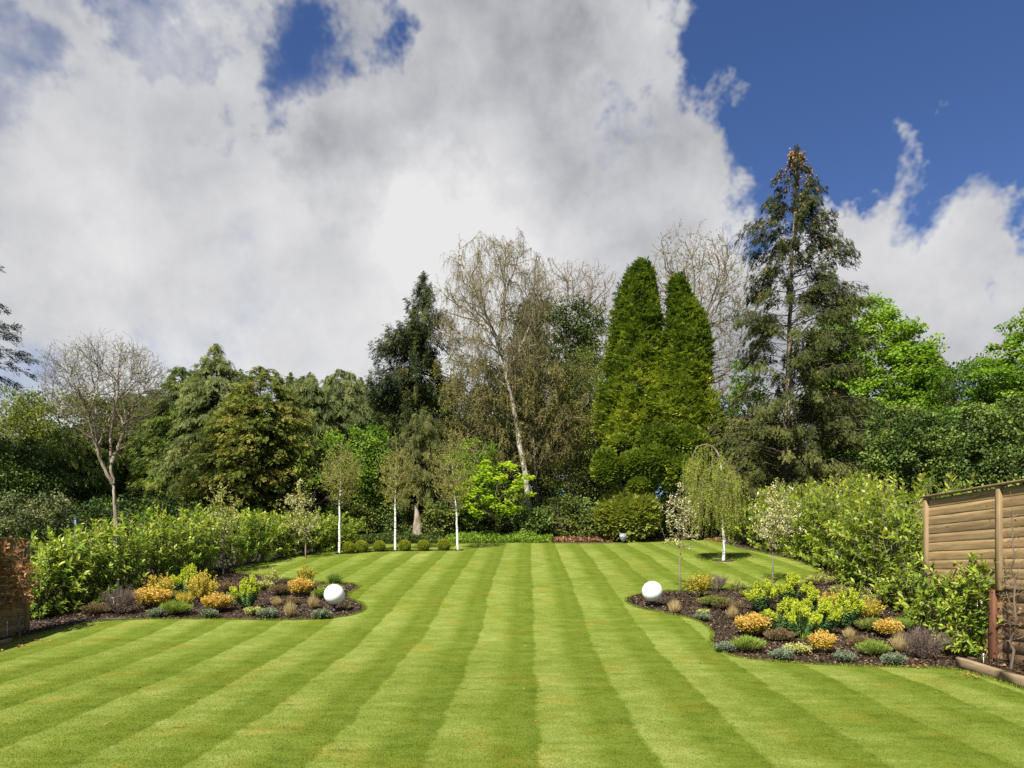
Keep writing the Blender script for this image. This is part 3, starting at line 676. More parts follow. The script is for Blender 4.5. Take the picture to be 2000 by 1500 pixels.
# --- cypress wall
conifer('cypress_tree', 'dark narrow cypress with two tips right of the bare tree', 'tree', 330, [(718, 346, 372), (750, 325, 400), (800, 290, 420), (880, 265, 430), (960, 245, 440), (1010, 240, 440)], 42, 'cypress_green', jit=.018, tmin=.4, lat=.22, rmin=.6, nbr=568, ns=35, sl=0.33, K=6, lw=0.026, droop=0.36, tb=.42, group=WOOD, lumpy=.27, topr=1.3, tsp=.2)
conifer('cypress_tree', 'dark low cypress filling the gap behind the bare trunk', 'tree', 235, [(770, 240, 290), (810, 215, 330), (880, 190, 350), (960, 185, 350), (1015, 190, 340)], 45, 'cypress_green', jit=.018, tmin=.4, lat=.22, rmin=.6, nbr=437, ns=35, sl=0.34, K=6, lw=0.029, droop=0.39, tb=.35, group=WOOD, lumpy=.27, topr=1.3, tsp=.2)
conifer('cypress_tree', 'tallest grey-green cypress of the left wood with a nodding tip', 'tree', 425, [(672, 410, 432), (700, 398, 452), (740, 375, 470), (800, 345, 500), (880, 325, 520), (960, 320, 520), (1010, 330, 510)], 41, 'cypress_blue', jit=.018, tmin=.4, lat=.22, rmin=.6, nbr=720, ns=37, sl=0.36, K=6, lw=0.025, droop=0.59, sag=.3, tb=.5, group=WOOD, lumpy=.27, topr=1., tsp=.2)
conifer('cypress_tree', 'broad golden olive cypress with a twin-peaked top', 'tree', 520, [(716, 500, 512), (728, 490, 540), (760, 460, 560), (800, 430, 585), (860, 400, 605), (930, 370, 610), (985, 370, 600), (1010, 380, 590)], 37, 'cypress_olive', jit=.018, tmin=.4, lat=.22, rmin=.6, nbr=939, ns=38, sl=0.30, K=6, lw=0.025, droop=0.29, sag=.22, tb=.52, group=WOOD, lumpy=.27, topr=1.3, tsp=.2)
conifer('cypress_tree', 'slim weeping cypress spire right of the golden olive one', 'tree', 605, [(728, 598, 612), (760, 572, 640), (820, 560, 655), (900, 560, 660), (980, 565, 660), (1020, 570, 650)], 42, 'cypress_blue', jit=.018, tmin=.4, lat=.22, rmin=.6, nbr=502, ns=35, sl=0.36, K=6, lw=0.023, droop=0.91, sag=.35, tb=.4, group=WOOD, lumpy=.27, topr=.8, tsp=.2)
conifer('cypress_tree', 'drooping grey-green cypress just left of the dark spruce', 'tree', 672, [(722, 655, 680), (745, 635, 715), (790, 610, 740), (850, 600, 760), (930, 600, 770), (1010, 600, 760)], 46, 'cypress_blue', jit=.018, tmin=.4, lat=.22, rmin=.6, nbr=743, ns=35, sl=0.36, K=6, lw=0.025, droop=0.85, sag=.35, tb=.38, group=WOOD, lumpy=.27, topr=.8, tsp=.2)
for lab, x, y, w, d_, mt in [('narrow dark cypress tip between the two-tipped and the tallest cypress', 385, 732, 90, 45, 'cypress_green'), ('narrow cypress tip filling the notch right of the tallest cypress', 470, 722, 100, 44, 'cypress_blue'),
                        ('narrow dark cypress tip right of the golden olive cypress', 568, 728, 95, 45.5, 'cypress_green'), ('narrow weeping cypress tip left of the drooping grey-green one', 640, 735, 90, 47, 'cypress_blue'),
                        ('narrow dark cypress tip touching the dark spruce', 705, 738, 95, 48, 'cypress_green'), ('dark cypress tip just right of the bare tree crown', 300, 762, 110, 46, 'cypress_green')]:
    conifer('cypress_tree', lab, 'tree', x, [(y, x - 4, x + 4), (y + 22, x - w * .2, x + w * .2), (y + 60, x - w * .38, x + w * .38), (y + 140, x - w * .6, x + w * .6), (1000, x - w * .7, x + w * .7)], d_, mt,
            jit=.018, tmin=.4, lat=.22, rmin=.6, nbr=300, ns=28, sl=.34, K=6, lw=.026, droop=.6, sag=.3, tb=.42, group=WOOD, lumpy=.2, topr=1.4, tsp=.2)
# --- dark spruce with heavy side limbs
conifer('spruce_tree', 'tall dark spruce with upturned hanging side limbs, left of the big birch', 'tree', 815, [(530, 822, 832), (575, 798, 856), (605, 772, 872), (640, 738, 880), (700, 732, 900), (735, 716, 905), (800, 740, 910), (860, 745, 905), (930, 760, 890), (960, 780, 880)],
        44, 'spruce_dark', nbr=230, ns=170, sl=.26, K=6, lw=.02, droop=.75, sag=.30, rise=.15, tmin=.15, lat=.1, hang=.8, upturn=2.2, whorl=30, tr=.3, tb=.4, lumpy=.25, ls=1.4, rmin=.6, topr=.7, limbs_r=.06)
conifer('spruce_tree', 'olive spruce with skirts of hanging twigs above the conical stump', 'tree', 815, [(800, 800, 850), (850, 770, 880), (920, 755, 890), (980, 760, 880), (1020, 770, 870)], 40.5, 'spruce_olive', nbr=130, ns=80, sl=.30, K=6, lw=.02, droop=1.0, sag=.2, hang=.5, tr=.12, tb=.5)

# --- bare ash-like tree on the left
def bare_tree(name, label, base, trunk_px, d, rows, levels, r0, mats=('bark_tan', 'twig_brown'), buds=None, budmat='brown_leaf', end=(0, 0, .8), seedlimbs=None, tipr=.007, budl=.05, inner=.3, wob=.10, hang=0, hangn=0, hangl=1.2, group=None, cat='tree', zoff=0, out=.5, fork=None, perbud=1, hangbud=8, r1=.3, tgap=0.):
    env = Env(rows, d, .8)
    loc = WP(base[0], base[1], d); loc[2] = float(gz(d)) if zoff == 0 else loc[2]
    pts = [loc - [0, 0, .1]] + [WP(a, b, d) for a, b in trunk_px]
    C, R = trunk_line(pts, r0, r0 * r1, 20, .015); sk = Skel(C, R); tk = MB(); tubes(tk, C, R, 12)
    lv0 = 1
    if fork:
        for f in fork:
            p = [WP(a, b, d + dd) for a, b, dd in f]; c, r = trunk_line(p, r0 * .58, r0 * .16, 20, .03); sk.C.append(c[None]); sk.R.append(r[None]); tubes(tk, c, r, 9)
    bk = MB(); tw = MB()
    for l, (n, k) in enumerate(levels):
        Q = env.vol(n, inner if l else .2); ctr = np.array([env.C((env.z0 + env.z1) / 2), d, env.z0 * .7 + env.z1 * .3]); Q = ctr + (Q - ctr) * (U(.86, 1.08, n) * (1 + .05 * lump(Q, 1.6)))[:, None]
        if tgap: Q[:, 2] = np.maximum(Q[:, 2], env.z0)
        c = sk.grow(Q, k, end=end, out=out, ratio=.62, tip=max(tipr, tipr * (3.2 - 1.1 * l)), wob=wob, zpen=1.0 if end[2] > 0 else .4)
        tubes(bk if l < 1 else tw, sk.C[-1], sk.R[-1], 5 if l < 2 else 3)
    fo = MB()
    if hangn:
        P, T, R = sk.pool([-1, -2], .3); j = rng.integers(0, len(P), hangn); p = P[j]
        h = np.stack([Nn(size=hangn) * .18, Nn(size=hangn) * .18, -hangl * U(.35, 1.1, hangn)], 1)
        d0 = unit(T[j] * .6 + Nn(size=(hangn, 3)) * .4 + [0, 0, .1]); B = bez(p, d0, p + h + d0 * .35 * hangl * [1, 1, 0], np.tile([0, 0, -1.], (hangn, 1)), 6, .35)
        tubes(tw, B, np.linspace(tipr * 1.1, tipr * .6, 6)[None].repeat(hangn, 0), 3)
        if buds:
            i = np.repeat(np.arange(hangn), hangbud); f = U(.1, 1, len(i)) * 4.99; a = f.astype(int); fr = (f - a)[:, None]
            Pb = B[i, a] * (1 - fr) + B[i, a + 1] * fr; D = rdir(len(i), -.5); diamonds(fo, Pb + Nn(size=Pb.shape) * .02, D, perp(D), budl * U(.6, 1.3, len(i)), budl * .32, np.clip(U(0, 1, hangn)[i] * .6 + .2 + U(-.15, .15, len(i)), 0, 1))
    if buds:
        P, T, R = sk.pool([-1], .4); j = rng.integers(0, len(P), buds); Pb = P[j] + Nn(size=(buds, 3)) * .06
        D = unit(T[j] + rdir(buds) * .8); diamonds(fo, Pb, D, perp(D), budl * U(.6, 1.3, buds), budl * .35, U(.1, .9, buds))
    return thing(name, label, cat, loc, [('trunk', tk, M[mats[0]], True), ('limbs', bk, M[mats[0]], True), ('twigs', tw, M[mats[1]], True), ('leaves', fo, M[budmat])], group)
bare_tree('ash_tree', 'leafless forked tree with a rounded fan of bare twigs on the left', (228, 1055), [(226, 1000), (222, 950), (219, 938)], 32, [(657, 190, 235), (675, 125, 300), (700, 98, 322), (740, 80, 340), (780, 90, 320), (820, 120, 295), (860, 160, 270)],
          [(26, 9), (220, 7), (1100, 5), (3800, 4)], .15, ('bark_tan', 'bark'), buds=6500, budl=.055, tipr=.0045,
          fork=[[(221, 945, 0), (216, 900, .1), (215, 850, .2), (228, 790, .1), (232, 720, 0)], [(220, 945, 0), (205, 918, -.2), (190, 880, -.4), (172, 820, -.7), (150, 760, -.9)], [(218, 905, 0), (232, 870, .4), (248, 820, .7), (285, 750, .9)], [(191, 880, -.3), (188, 830, -.3), (185, 760, 0)]], end=(0, 0, .5), out=.8)
# --- bare trees behind
bare_tree('ash_tree', 'leafless upright tree above the ivy between birch and twin cypresses', (1110, 1060), [(1110, 900), (1108, 760), (1105, 680)], 52, [(515, 1090, 1165), (535, 1040, 1195), (580, 1010, 1205), (640, 1000, 1200), (700, 1020, 1185), (760, 1050, 1160)],
          [(24, 9), (200, 7), (900, 5), (2600, 4)], .25, ('bark', 'twig_brown'), buds=3500, budl=.07, end=(0, 0, 1.5), tipr=.010, out=.35)
bare_tree('ash_tree', 'bare tree budding behind the twin cypresses, left of the tall spruce', (1370, 1060), [(1372, 900), (1370, 760), (1368, 660)], 54, [(455, 1330, 1350), (470, 1285, 1420), (500, 1265, 1455), (560, 1262, 1465), (640, 1280, 1460), (740, 1300, 1450), (820, 1330, 1430)],
          [(26, 9), (260, 7), (1100, 5), (3000, 4)], .28, ('bark', 'twig_brown'), buds=9000, budl=.10, end=(0, 0, 1.4), tipr=.010, budmat='brown_leaf', out=.4)
# --- ivy-clad tree and the thicket around the birch
broadleaf('ivy_clad_tree', 'dark ivy-covered tree directly behind the leaning birch', 'tree', 1080, [(592, 1080, 1150), (610, 1005, 1175), (650, 990, 1190), (720, 985, 1165), (800, 980, 1150), (880, 990, 1140)], 49, 'ivy', ncl=420, nl=80, cr=.65, ll=.15, lw=.055, tr=.3, tb=.42, lumpy=.25, ls=1.3)
broadleaf('ivy_clad_tree', 'slender ivy-covered spire just right of the birch trunk top', 'tree', 1030, [(580, 1025, 1040), (620, 1012, 1052), (700, 1000, 1060), (800, 985, 1060)], 46, 'ivy', ncl=130, nl=70, cr=.5, ll=.14, lw=.05, tr=.15, tb=.4)
broadleaf('willow_tree', 'brown-budding tree with dense fine twigs left of the birch trunk', 'tree', 905, [(690, 880, 960), (730, 850, 1000), (800, 830, 1010), (880, 830, 1010), (960, 850, 1000), (1010, 870, 980)], 43.5, 'brown_leaf', ncl=330, nl=60, cr=.6, ll=.11, lw=.03, tr=.15, tb=.32, droop=.5, lumpy=.25, tsp=.2)
broadleaf('willow_tree', 'brown-budding tree with dense fine twigs right of the birch trunk', 'tree', 1120, [(690, 1030, 1160), (740, 1040, 1190), (800, 1030, 1185), (880, 1030, 1170), (960, 1040, 1160), (1000, 1060, 1140)], 43, 'brown_leaf', ncl=360, nl=60, cr=.6, ll=.11, lw=.03, tr=.15, tb=.36, droop=.5, lumpy=.25, tsp=.2)
broadleaf('holly_tree', 'dark olive evergreen between the ivy tree and the left cypress column', 'tree', 1165, [(640, 1150, 1200), (680, 1135, 1210), (760, 1120, 1215), (860, 1120, 1215), (950, 1125, 1200), (1030, 1130, 1190)], 46.5, 'ivy', ncl=220, nl=80, cr=.7, ll=.16, lw=.05, tr=.2, tb=.55)
broadleaf('holly_tree', 'dark evergreen under the spruce and birch in the deep shade', 'tree', 930, [(840, 860, 990), (880, 820, 1060), (950, 800, 1100), (1020, 800, 1110), (1050, 820, 1100)], 47, 'holly', ncl=330, nl=80, cr=.7, ll=.16, lw=.055, tr=.15, tb=.45)
# --- the big leaning birch
bare_tree('birch_tree', 'big leaning silver birch with weeping brown twigs at the centre', (1034, 1060), [(1033, 1000), (1028, 930), (1016, 870), (1008, 820), (995, 765), (983, 700), (972, 660), (985, 610)], 40, [(456, 975, 1000), (475, 895, 1045), (500, 870, 1075), (560, 850, 1095), (620, 845, 1080), (690, 860, 1070), (740, 880, 1060)],
          [(26, 10), (170, 8), (650, 6)], .21, ('birch_bark', 'twig_brown'), buds=4000, budl=.05, hangn=4300, hangl=.85, end=(0, 0, .15), fork=[[(983, 700, 0), (960, 640, -.2), (930, 580, -.4), (905, 520, -.3), (895, 490, 0)], [(975, 665, 0), (985, 600, .1), (985, 540, .2), (988, 470, .2)], [(972, 660, 0), (930, 625, .5), (890, 590, .7), (865, 560, .8)], [(990, 730, 0), (1020, 670, .4), (1050, 600, .5)]], tipr=.0065, hangbud=7)
bare_tree('birch_tree', 'lower weeping boughs of a second birch hanging about the leaning trunk', (1052, 1060), [(1050, 990), (1045, 900), (1040, 800), (1030, 740)], 41.5, [(690, 880, 1110), (730, 850, 1150), (800, 850, 1160), (870, 870, 1150), (910, 900, 1130)],
          [(30, 9), (160, 7), (500, 6)], .10, ('bark', 'twig_brown'), buds=6000, budl=.09, hangn=2800, hangl=.75, end=(0, 0, -.1), tipr=.007, budmat='birch_leaf', hangbud=11)
# --- fresh green understorey
broadleaf('maple_tree', 'fresh green maple behind the leftmost young birch', 'tree', 715, [(838, 680, 750), (855, 640, 758), (900, 625, 765), (950, 640, 760), (985, 660, 750)], 40, 'fresh', ncl=170, nl=60, cr=.55, ll=.16, lw=.065, tr=.1, tb=.45, bark='bark_tan')
broadleaf('chestnut_sapling', 'lime-green young chestnut in front of the birch trunk foot', 'tree', 965, [(905, 940, 1000), (925, 900, 1040), (960, 890, 1050), (1000, 900, 1040), (1022, 940, 1000)], 38.5, 'lime', ncl=90, nl=26, cr=.35, ll=.22, lw=.075, tr=.05, tb=.5, flat=.35, up=1.2)
broadleaf('maple_sapling', 'thin bright green sapling behind the third young birch', 'tree', 920, [(862, 895, 960), (880, 880, 985), (930, 880, 985), (975, 900, 960)], 39.3, 'bright', ncl=90, nl=36, cr=.4, ll=.15, lw=.055, tr=.05, tb=.4)
broadleaf('hawthorn_tree', 'thin yellow-green tree between cypress wall and first young birch', 'tree', 600, [(830, 570, 615), (870, 560, 650), (930, 560, 665), (980, 575, 660)], 37, 'fresh', ncl=70, nl=24, cr=.35, ll=.11, lw=.035, tr=.05, tb=.7)
# --- twin columnar cypresses
def column(label, bx, rows, d, n, mat='thuja', lum=.14):
    env = Env(rows, d, .95); loc = np.array([(bx - CX) / F * d, d, float(gz(d))]); tk = MB()
    tube1(tk, [loc, [env.C(env.z0), d, env.z0 + .5], [env.C(env.z1), d, env.z1 - .2]], .22, .03, 9, 14)
    fo = MB(); fi = MB()
    for lay, (nn, q0, q1, s) in enumerate(((n, .86, 1.0, 1.), (n // 3, .5, .85, 1.5))):
        z = env.zs(nn, .9); th = U(0, 2 * pi, nn); r = env.R(z) * U(q0, q1, nn) * (1 + .10 * np.cos(5 * th + bx + .8 * np.sin(z * .9)) + .05 * np.cos(9 * th - z * 1.3))
        P = np.stack([env.C(z) + r * np.cos(th), d + r * np.sin(th), z], 1)
        sc_ = 1 + lum * lump(P, 1.3) + lum * 1.1 * lump(P * [1, 1, 1.9], 3.4); ax = np.stack([env.C(z), np.full(nn, d), z], 1); P = ax + (P - ax) * [1, 1, 1] * sc_[:, None]
        O = unit((P - ax) * [1, 1, 0]); P = P - O * .06; D = unit(O * .75 + np.array([0, 0, .35]) + Nn(size=(nn, 3)) * .35)
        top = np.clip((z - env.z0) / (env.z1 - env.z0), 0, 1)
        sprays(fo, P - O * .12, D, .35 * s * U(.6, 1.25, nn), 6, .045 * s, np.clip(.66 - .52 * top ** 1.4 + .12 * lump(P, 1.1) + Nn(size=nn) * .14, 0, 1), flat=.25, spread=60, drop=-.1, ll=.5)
    m = 90; zz = env.z1 + U(-.8, .15, m); P = np.stack([env.C(env.z1) + Nn(size=m) * .22, d + Nn(size=m) * .22, zz], 1); sprays(fo, P, rdir(m, 1.6), .4, 6, .035, U(.1, .45, m))
    return thing('column_cypress', label, 'tree', loc, [('trunk', tk, M['bark_dark'], True), ('foliage', fo, M[mat])], 'twin columnar cypresses')
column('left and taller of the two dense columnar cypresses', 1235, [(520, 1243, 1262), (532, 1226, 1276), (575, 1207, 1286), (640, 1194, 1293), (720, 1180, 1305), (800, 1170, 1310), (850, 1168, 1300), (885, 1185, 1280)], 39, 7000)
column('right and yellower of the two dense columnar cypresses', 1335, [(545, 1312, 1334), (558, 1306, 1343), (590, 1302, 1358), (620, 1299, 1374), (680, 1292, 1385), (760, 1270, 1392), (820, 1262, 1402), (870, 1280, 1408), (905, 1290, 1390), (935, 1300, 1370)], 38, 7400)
def ball_bush(name, label, cx, cy, r_px, d, mat='thuja', n=1500, group=None, sx=1., sz=1., tb=.5, stalk=True, s=.22, lum=.1, cat='shrub', fl=.04):
    r = r_px / F * d; c = WP(cx, cy, d); loc = np.array([c[0], d, float(gz(d))]); fo = MB()
    for nn, q0, q1 in ((n, .88, 1.), (n // 3, .45, .88)):
        O = rdir(nn, .1); O = O[(O[:, 2] > -.8)]; nn = len(O); P = c + O * np.array([sx, sx, sz]) * r * U(q0, q1, nn)[:, None]
        P = c + (P - c) * (1 + lum * lump(P, 2.8 / max(r, .3)))[:, None]
        sprays(fo, P - O * s * .4, unit(O + Nn(size=(nn, 3)) * .35 + [0, 0, .3]), s * U(.7, 1.2, nn), 6, fl, np.clip(tb + .2 * lump(P, 2.) + Nn(size=nn) * .09, 0, 1), flat=.4, spread=55, ll=.5)
    tk = MB()
    if stalk: tube1(tk, [loc - [0, 0, .05], (loc + c) / 2 + [.05, .1, 0], c], .09, .04, 7, 8)
    return thing(name, label, cat, loc, [('trunk', tk, M['bark_dark'], True), ('foliage', fo, M[mat])], group)
G = 'cloud-clipped cypress clumps at the foot of the twin columns'
for a in [('tall oval clipped clump at the left foot of the twin cypresses', 1183, 918, 27, 36.5, 1., 1.5), ('small round clipped clump between the two low oval ones', 1232, 908, 27, 36.8, 1., 1.1),
          ('clipped clump hanging lowest below the left column', 1254, 948, 22, 36.6, 1.2, .8), ('wide clipped clump under the middle of the twin cypresses', 1284, 902, 34, 36.4, 1.15, 1.2),
          ('rounded clipped clump under the right column beside the weeping birch', 1326, 922, 38, 36.0, 1., 1.15), ('uppermost small clipped clump below the left column', 1208, 868, 20, 37.2, 1.2, .9), ('bulging clipped clump high under the right column', 1340, 868, 40, 36.6, 1.2, .9), ('bulging clipped clump high between the two columns', 1290, 862, 38, 36.9, 1.2, .9)]:
    ball_bush('clipped_cypress', a[0], a[1], a[2], a[3], a[4], 'thuja', 1500, G, a[5], a[6], tb=.42, stalk=False, lum=.16)
ball_bush('juniper_bush', 'large mounded juniper on the bark strip behind the grey lamp', 1228, 1008, 54, 37.3, 'juniper', 4200, None, 1.15, 1.0, tb=.75, lum=.16, s=.3)
ball_bush('juniper_bush', 'low dark juniper lobe spreading right from the mounded one', 1272, 1035, 30, 38.2, 'juniper', 1200, None, 1.2, .8, tb=.3, s=.3)
# --- tall spruce with cones
conifer('spruce_tree', 'tallest spruce, thin crowned and hung with orange-brown cones', 'tree', 1530, [(284, 1551, 1560), (310, 1538, 1575), (345, 1510, 1602), (370, 1495, 1612), (400, 1476, 1630), (435, 1440, 1648), (480, 1450, 1655), (540, 1445, 1668), (600, 1425, 1685), (680, 1405, 1695), (760, 1390, 1705), (850, 1380, 1715), (940, 1390, 1725), (985, 1410, 1715)],
        36, 'spruce_olive', nbr=380, ns=105, jit=.004, sl=.24, K=6, lw=.021, hgrad=.42, droop=.7, sag=.12, rise=.25, tmin=.3, lat=.13, hang=.38, tr=.25, bark='bark', tb=.47, lumpy=.2, ls=1.2, rmin=.62, cones=420, whorl=46, limbs_r=.035, topr=3.4, tsp=.14, pwz=.85, back=.75)
# --- bright sycamore, and the evergreens on the right
broadleaf('sycamore_tree', 'bright spring-green sycamore right behind the tall spruce', 'tree', 1690, [(585, 1650, 1690), (610, 1600, 1740), (660, 1580, 1790), (720, 1575, 1815), (790, 1575, 1835), (860, 1590, 1830), (900, 1600, 1800)], 46, 'bright', ncl=760, nl=64, cr=.6, ll=.20, lw=.085, tr=.3, tb=.5, lumpy=.16, flat=.5, up=.8)
broadleaf('sycamore_tree', 'small patch of bright green maple low behind the tall spruce trunk', 'tree', 1480, [(700, 1440, 1470), (760, 1420, 1500), (840, 1420, 1520), (900, 1430, 1500)], 50, 'fresh', ncl=120, nl=40, cr=.5, ll=.19, lw=.07, tr=.12, tb=.2)
conifer('fir_tree', 'small distant purple-grey fir tip between the two bright sycamores', 'tree', 1820, [(668, 1816, 1822), (700, 1802, 1838), (735, 1785, 1855), (800, 1770, 1870)], 62, 'heath_brown', nbr=110, ns=22, sl=.5, K=6, lw=.035, droop=.3, tb=.2, topr=1.)
broadleaf('holly_tree', 'dark green evergreen tree behind the laurels right of the sycamore', 'tree', 1880, [(712, 1870, 1920), (725, 1820, 1960), (760, 1790, 1985), (820, 1770, 2010), (880, 1770, 2020), (930, 1780, 2010)], 42, 'fresh', ncl=430, nl=75, cr=.7, ll=.17, lw=.06, tr=.25, tb=.12, lumpy=.2)
broadleaf('holly_tree', 'glossy dark holly between the tall spruce and the fence', 'tree', 1760, [(800, 1730, 1800), (820, 1700, 1850), (860, 1690, 1900), (910, 1690, 1920), (960, 1700, 1900), (1010, 1720, 1880)], 31, 'holly', ncl=420, nl=85, cr=.42, ll=.12, lw=.05, tr=.15, tb=.58, lumpy=.3, ls=1.6, fold=True)
broadleaf('holly_tree', 'glossy dark holly rising behind the timber fence at right edge', 'tree', 1940, [(790, 1890, 2010), (820, 1860, 2060), (880, 1850, 2100), (940, 1840, 2110), (1010, 1850, 2100)], 28, 'holly', ncl=430, nl=85, cr=.42, ll=.12, lw=.05, tr=.15, tb=.62, lumpy=.3, ls=1.6, fold=True)
broadleaf('sycamore_tree', 'bright green sycamore cut off by the right edge', 'tree', 2070, [(590, 1995, 2100), (640, 1960, 2170), (690, 1935, 2210), (740, 1905, 2220), (800, 1925, 2220), (860, 1950, 2200)], 38, 'bright', ncl=560, nl=60, cr=.5, ll=.17, lw=.07, tr=.25, tb=.42, lumpy=.2, flat=.5, up=.8)
broadleaf('holly_tree', 'dark evergreen filling the shade under the tall spruce', 'tree', 1590, [(800, 1500, 1660), (840, 1430, 1730), (900, 1410, 1750), (960, 1410, 1750), (1020, 1420, 1740)], 43, 'ivy', ncl=420, nl=70, cr=.65, ll=.17, lw=.06, tr=.15, tb=.3)
broadleaf('oak_tree', 'brown twiggy oak low behind the right-edge sycamore', 'tree', 1960, [(745, 1920, 1990), (790, 1890, 2010), (860, 1900, 2020)], 44, 'brown_leaf', ncl=90, nl=50, cr=.6, ll=.14, lw=.04, tr=.15, tb=.3)
# --- dark shrubs at the back edge and the far left
UND = 'dark evergreen shrubs along the foot of the wood'
def shrub(name, label, cx, rows, d, mat, ncl=120, nl=50, cr=.4, ll=.12, lw=.045, tb=.5, fold=True, group=UND, **k):
    return broadleaf(name, label, 'shrub', cx, rows, d, mat, ncl=ncl, nl=nl, cr=cr, ll=ll, lw=lw, tr=.04, tb=tb, fold=fold, group=group, lim=(8, 30), **k)
shrub('rhododendron_bush', 'sprawling rhododendron with grey-green leaves behind the left fence', 70, [(968, 30, 100), (985, -30, 140), (1010, -60, 150), (1045, -60, 140), (1075, -50, 120)], 29, 'rhodo', 260, 60, .35, .13, .035, .55)
shrub('holly_tree', 'dark holly mass above the rhododendron at the far left', 40, [(862, 0, 80), (890, -50, 120), (940, -70, 135), (990, -70, 130)], 36, 'holly', 300, 75, .55, .15, .05, .5)
shrub('laurel_bush', 'low dark laurel at the edge of the neighbouring lawn', 100, [(1022, 60, 130), (1045, 30, 160), (1075, 25, 170)], 33.5, 'ivy', 110, 60, .35, .13, .05, .5)
shrub('holly_tree', 'dark holly below the cypresses behind the left laurel hedge', 300, [(980, 180, 420), (1010, 150, 560), (1060, 150, 600)], 37, 'holly', 300, 70, .5, .15, .05, .35)
for j, (x, y, w) in enumerate([(640, 990, 44), (700, 1000, 40), (765, 985, 40), (870, 990, 38), (920, 1000, 38), (985, 1005, 36), (1040, 1010, 34), (1090, 985, 40), (1135, 990, 36), (1165, 1010, 30), (1320, 1000, 36), (1400, 1000, 44)]):
    lab = ['dark laurel shrub behind the leftmost young birch', 'dark laurel shrub right of the leftmost young birch', 'dark laurel shrub behind the middle young birch', 'dark laurel shrub left of the third young birch',
           'dark laurel shrub right of the third young birch', 'dark laurel shrub below the lime-green chestnut', 'dark laurel shrub at the foot of the leaning birch', 'glossy laurel shrub just right of the leaning birch',
           'upright glossy laurel shrub midway between birch and juniper', 'small dark laurel shrub left of the mounded juniper', 'dark laurel shrub behind the left blossoming sapling', 'dark laurel shrub behind the weeping birch'][j]
    shrub('laurel_bush', lab, x, [(y - 15, x - w * .5, x + w * .5), (y + 10, x - w, x + w), (1040, x - w, x + w), (1066, x - w, x + w)], 38.6 + (j % 3) * .8, 'ivy' if j % 2 else 'holly', 90, 60, .42, .15, .055, .65)
# distant wood closing the gaps between trunks
for j, (x0, x1, y0, dd, mt, lab) in enumerate([(-160, 250, 880, 58, 'ivy', 'far dark wood closing the left side'), (180, 620, 800, 60, 'cypress_green', 'far dark wood behind the cypress wall'), (560, 900, 770, 60, 'ivy', 'far dark wood behind the dark spruce'),
                                          (840, 1230, 770, 62, 'ivy', 'far dark wood behind the leaning birch'), (1180, 1560, 800, 62, 'ivy', 'far dark wood behind the twin cypresses'), (1500, 1900, 830, 60, 'ivy', 'far dark wood behind the sycamore'), (1850, 2300, 820, 56, 'ivy', 'far dark wood closing the right side')]):
    fo = MB(); n = 1100; px = U(x0, x1, n); py = y0 + (1085 - y0) * U(0, 1, n) ** .7 + 25 * np.sin(px * .03); dz = dd + U(0, 4, n)
    Cn = np.stack([(px - CX) / F * dz, dz, E + (HZ - py) / F * dz], 1); leaf_cloud(fo, Cn, 42, 1.3, .38, .13, .25, .15)
    tag(fo.build('woodland', M[mt]), lab, 'wood', kind='stuff')
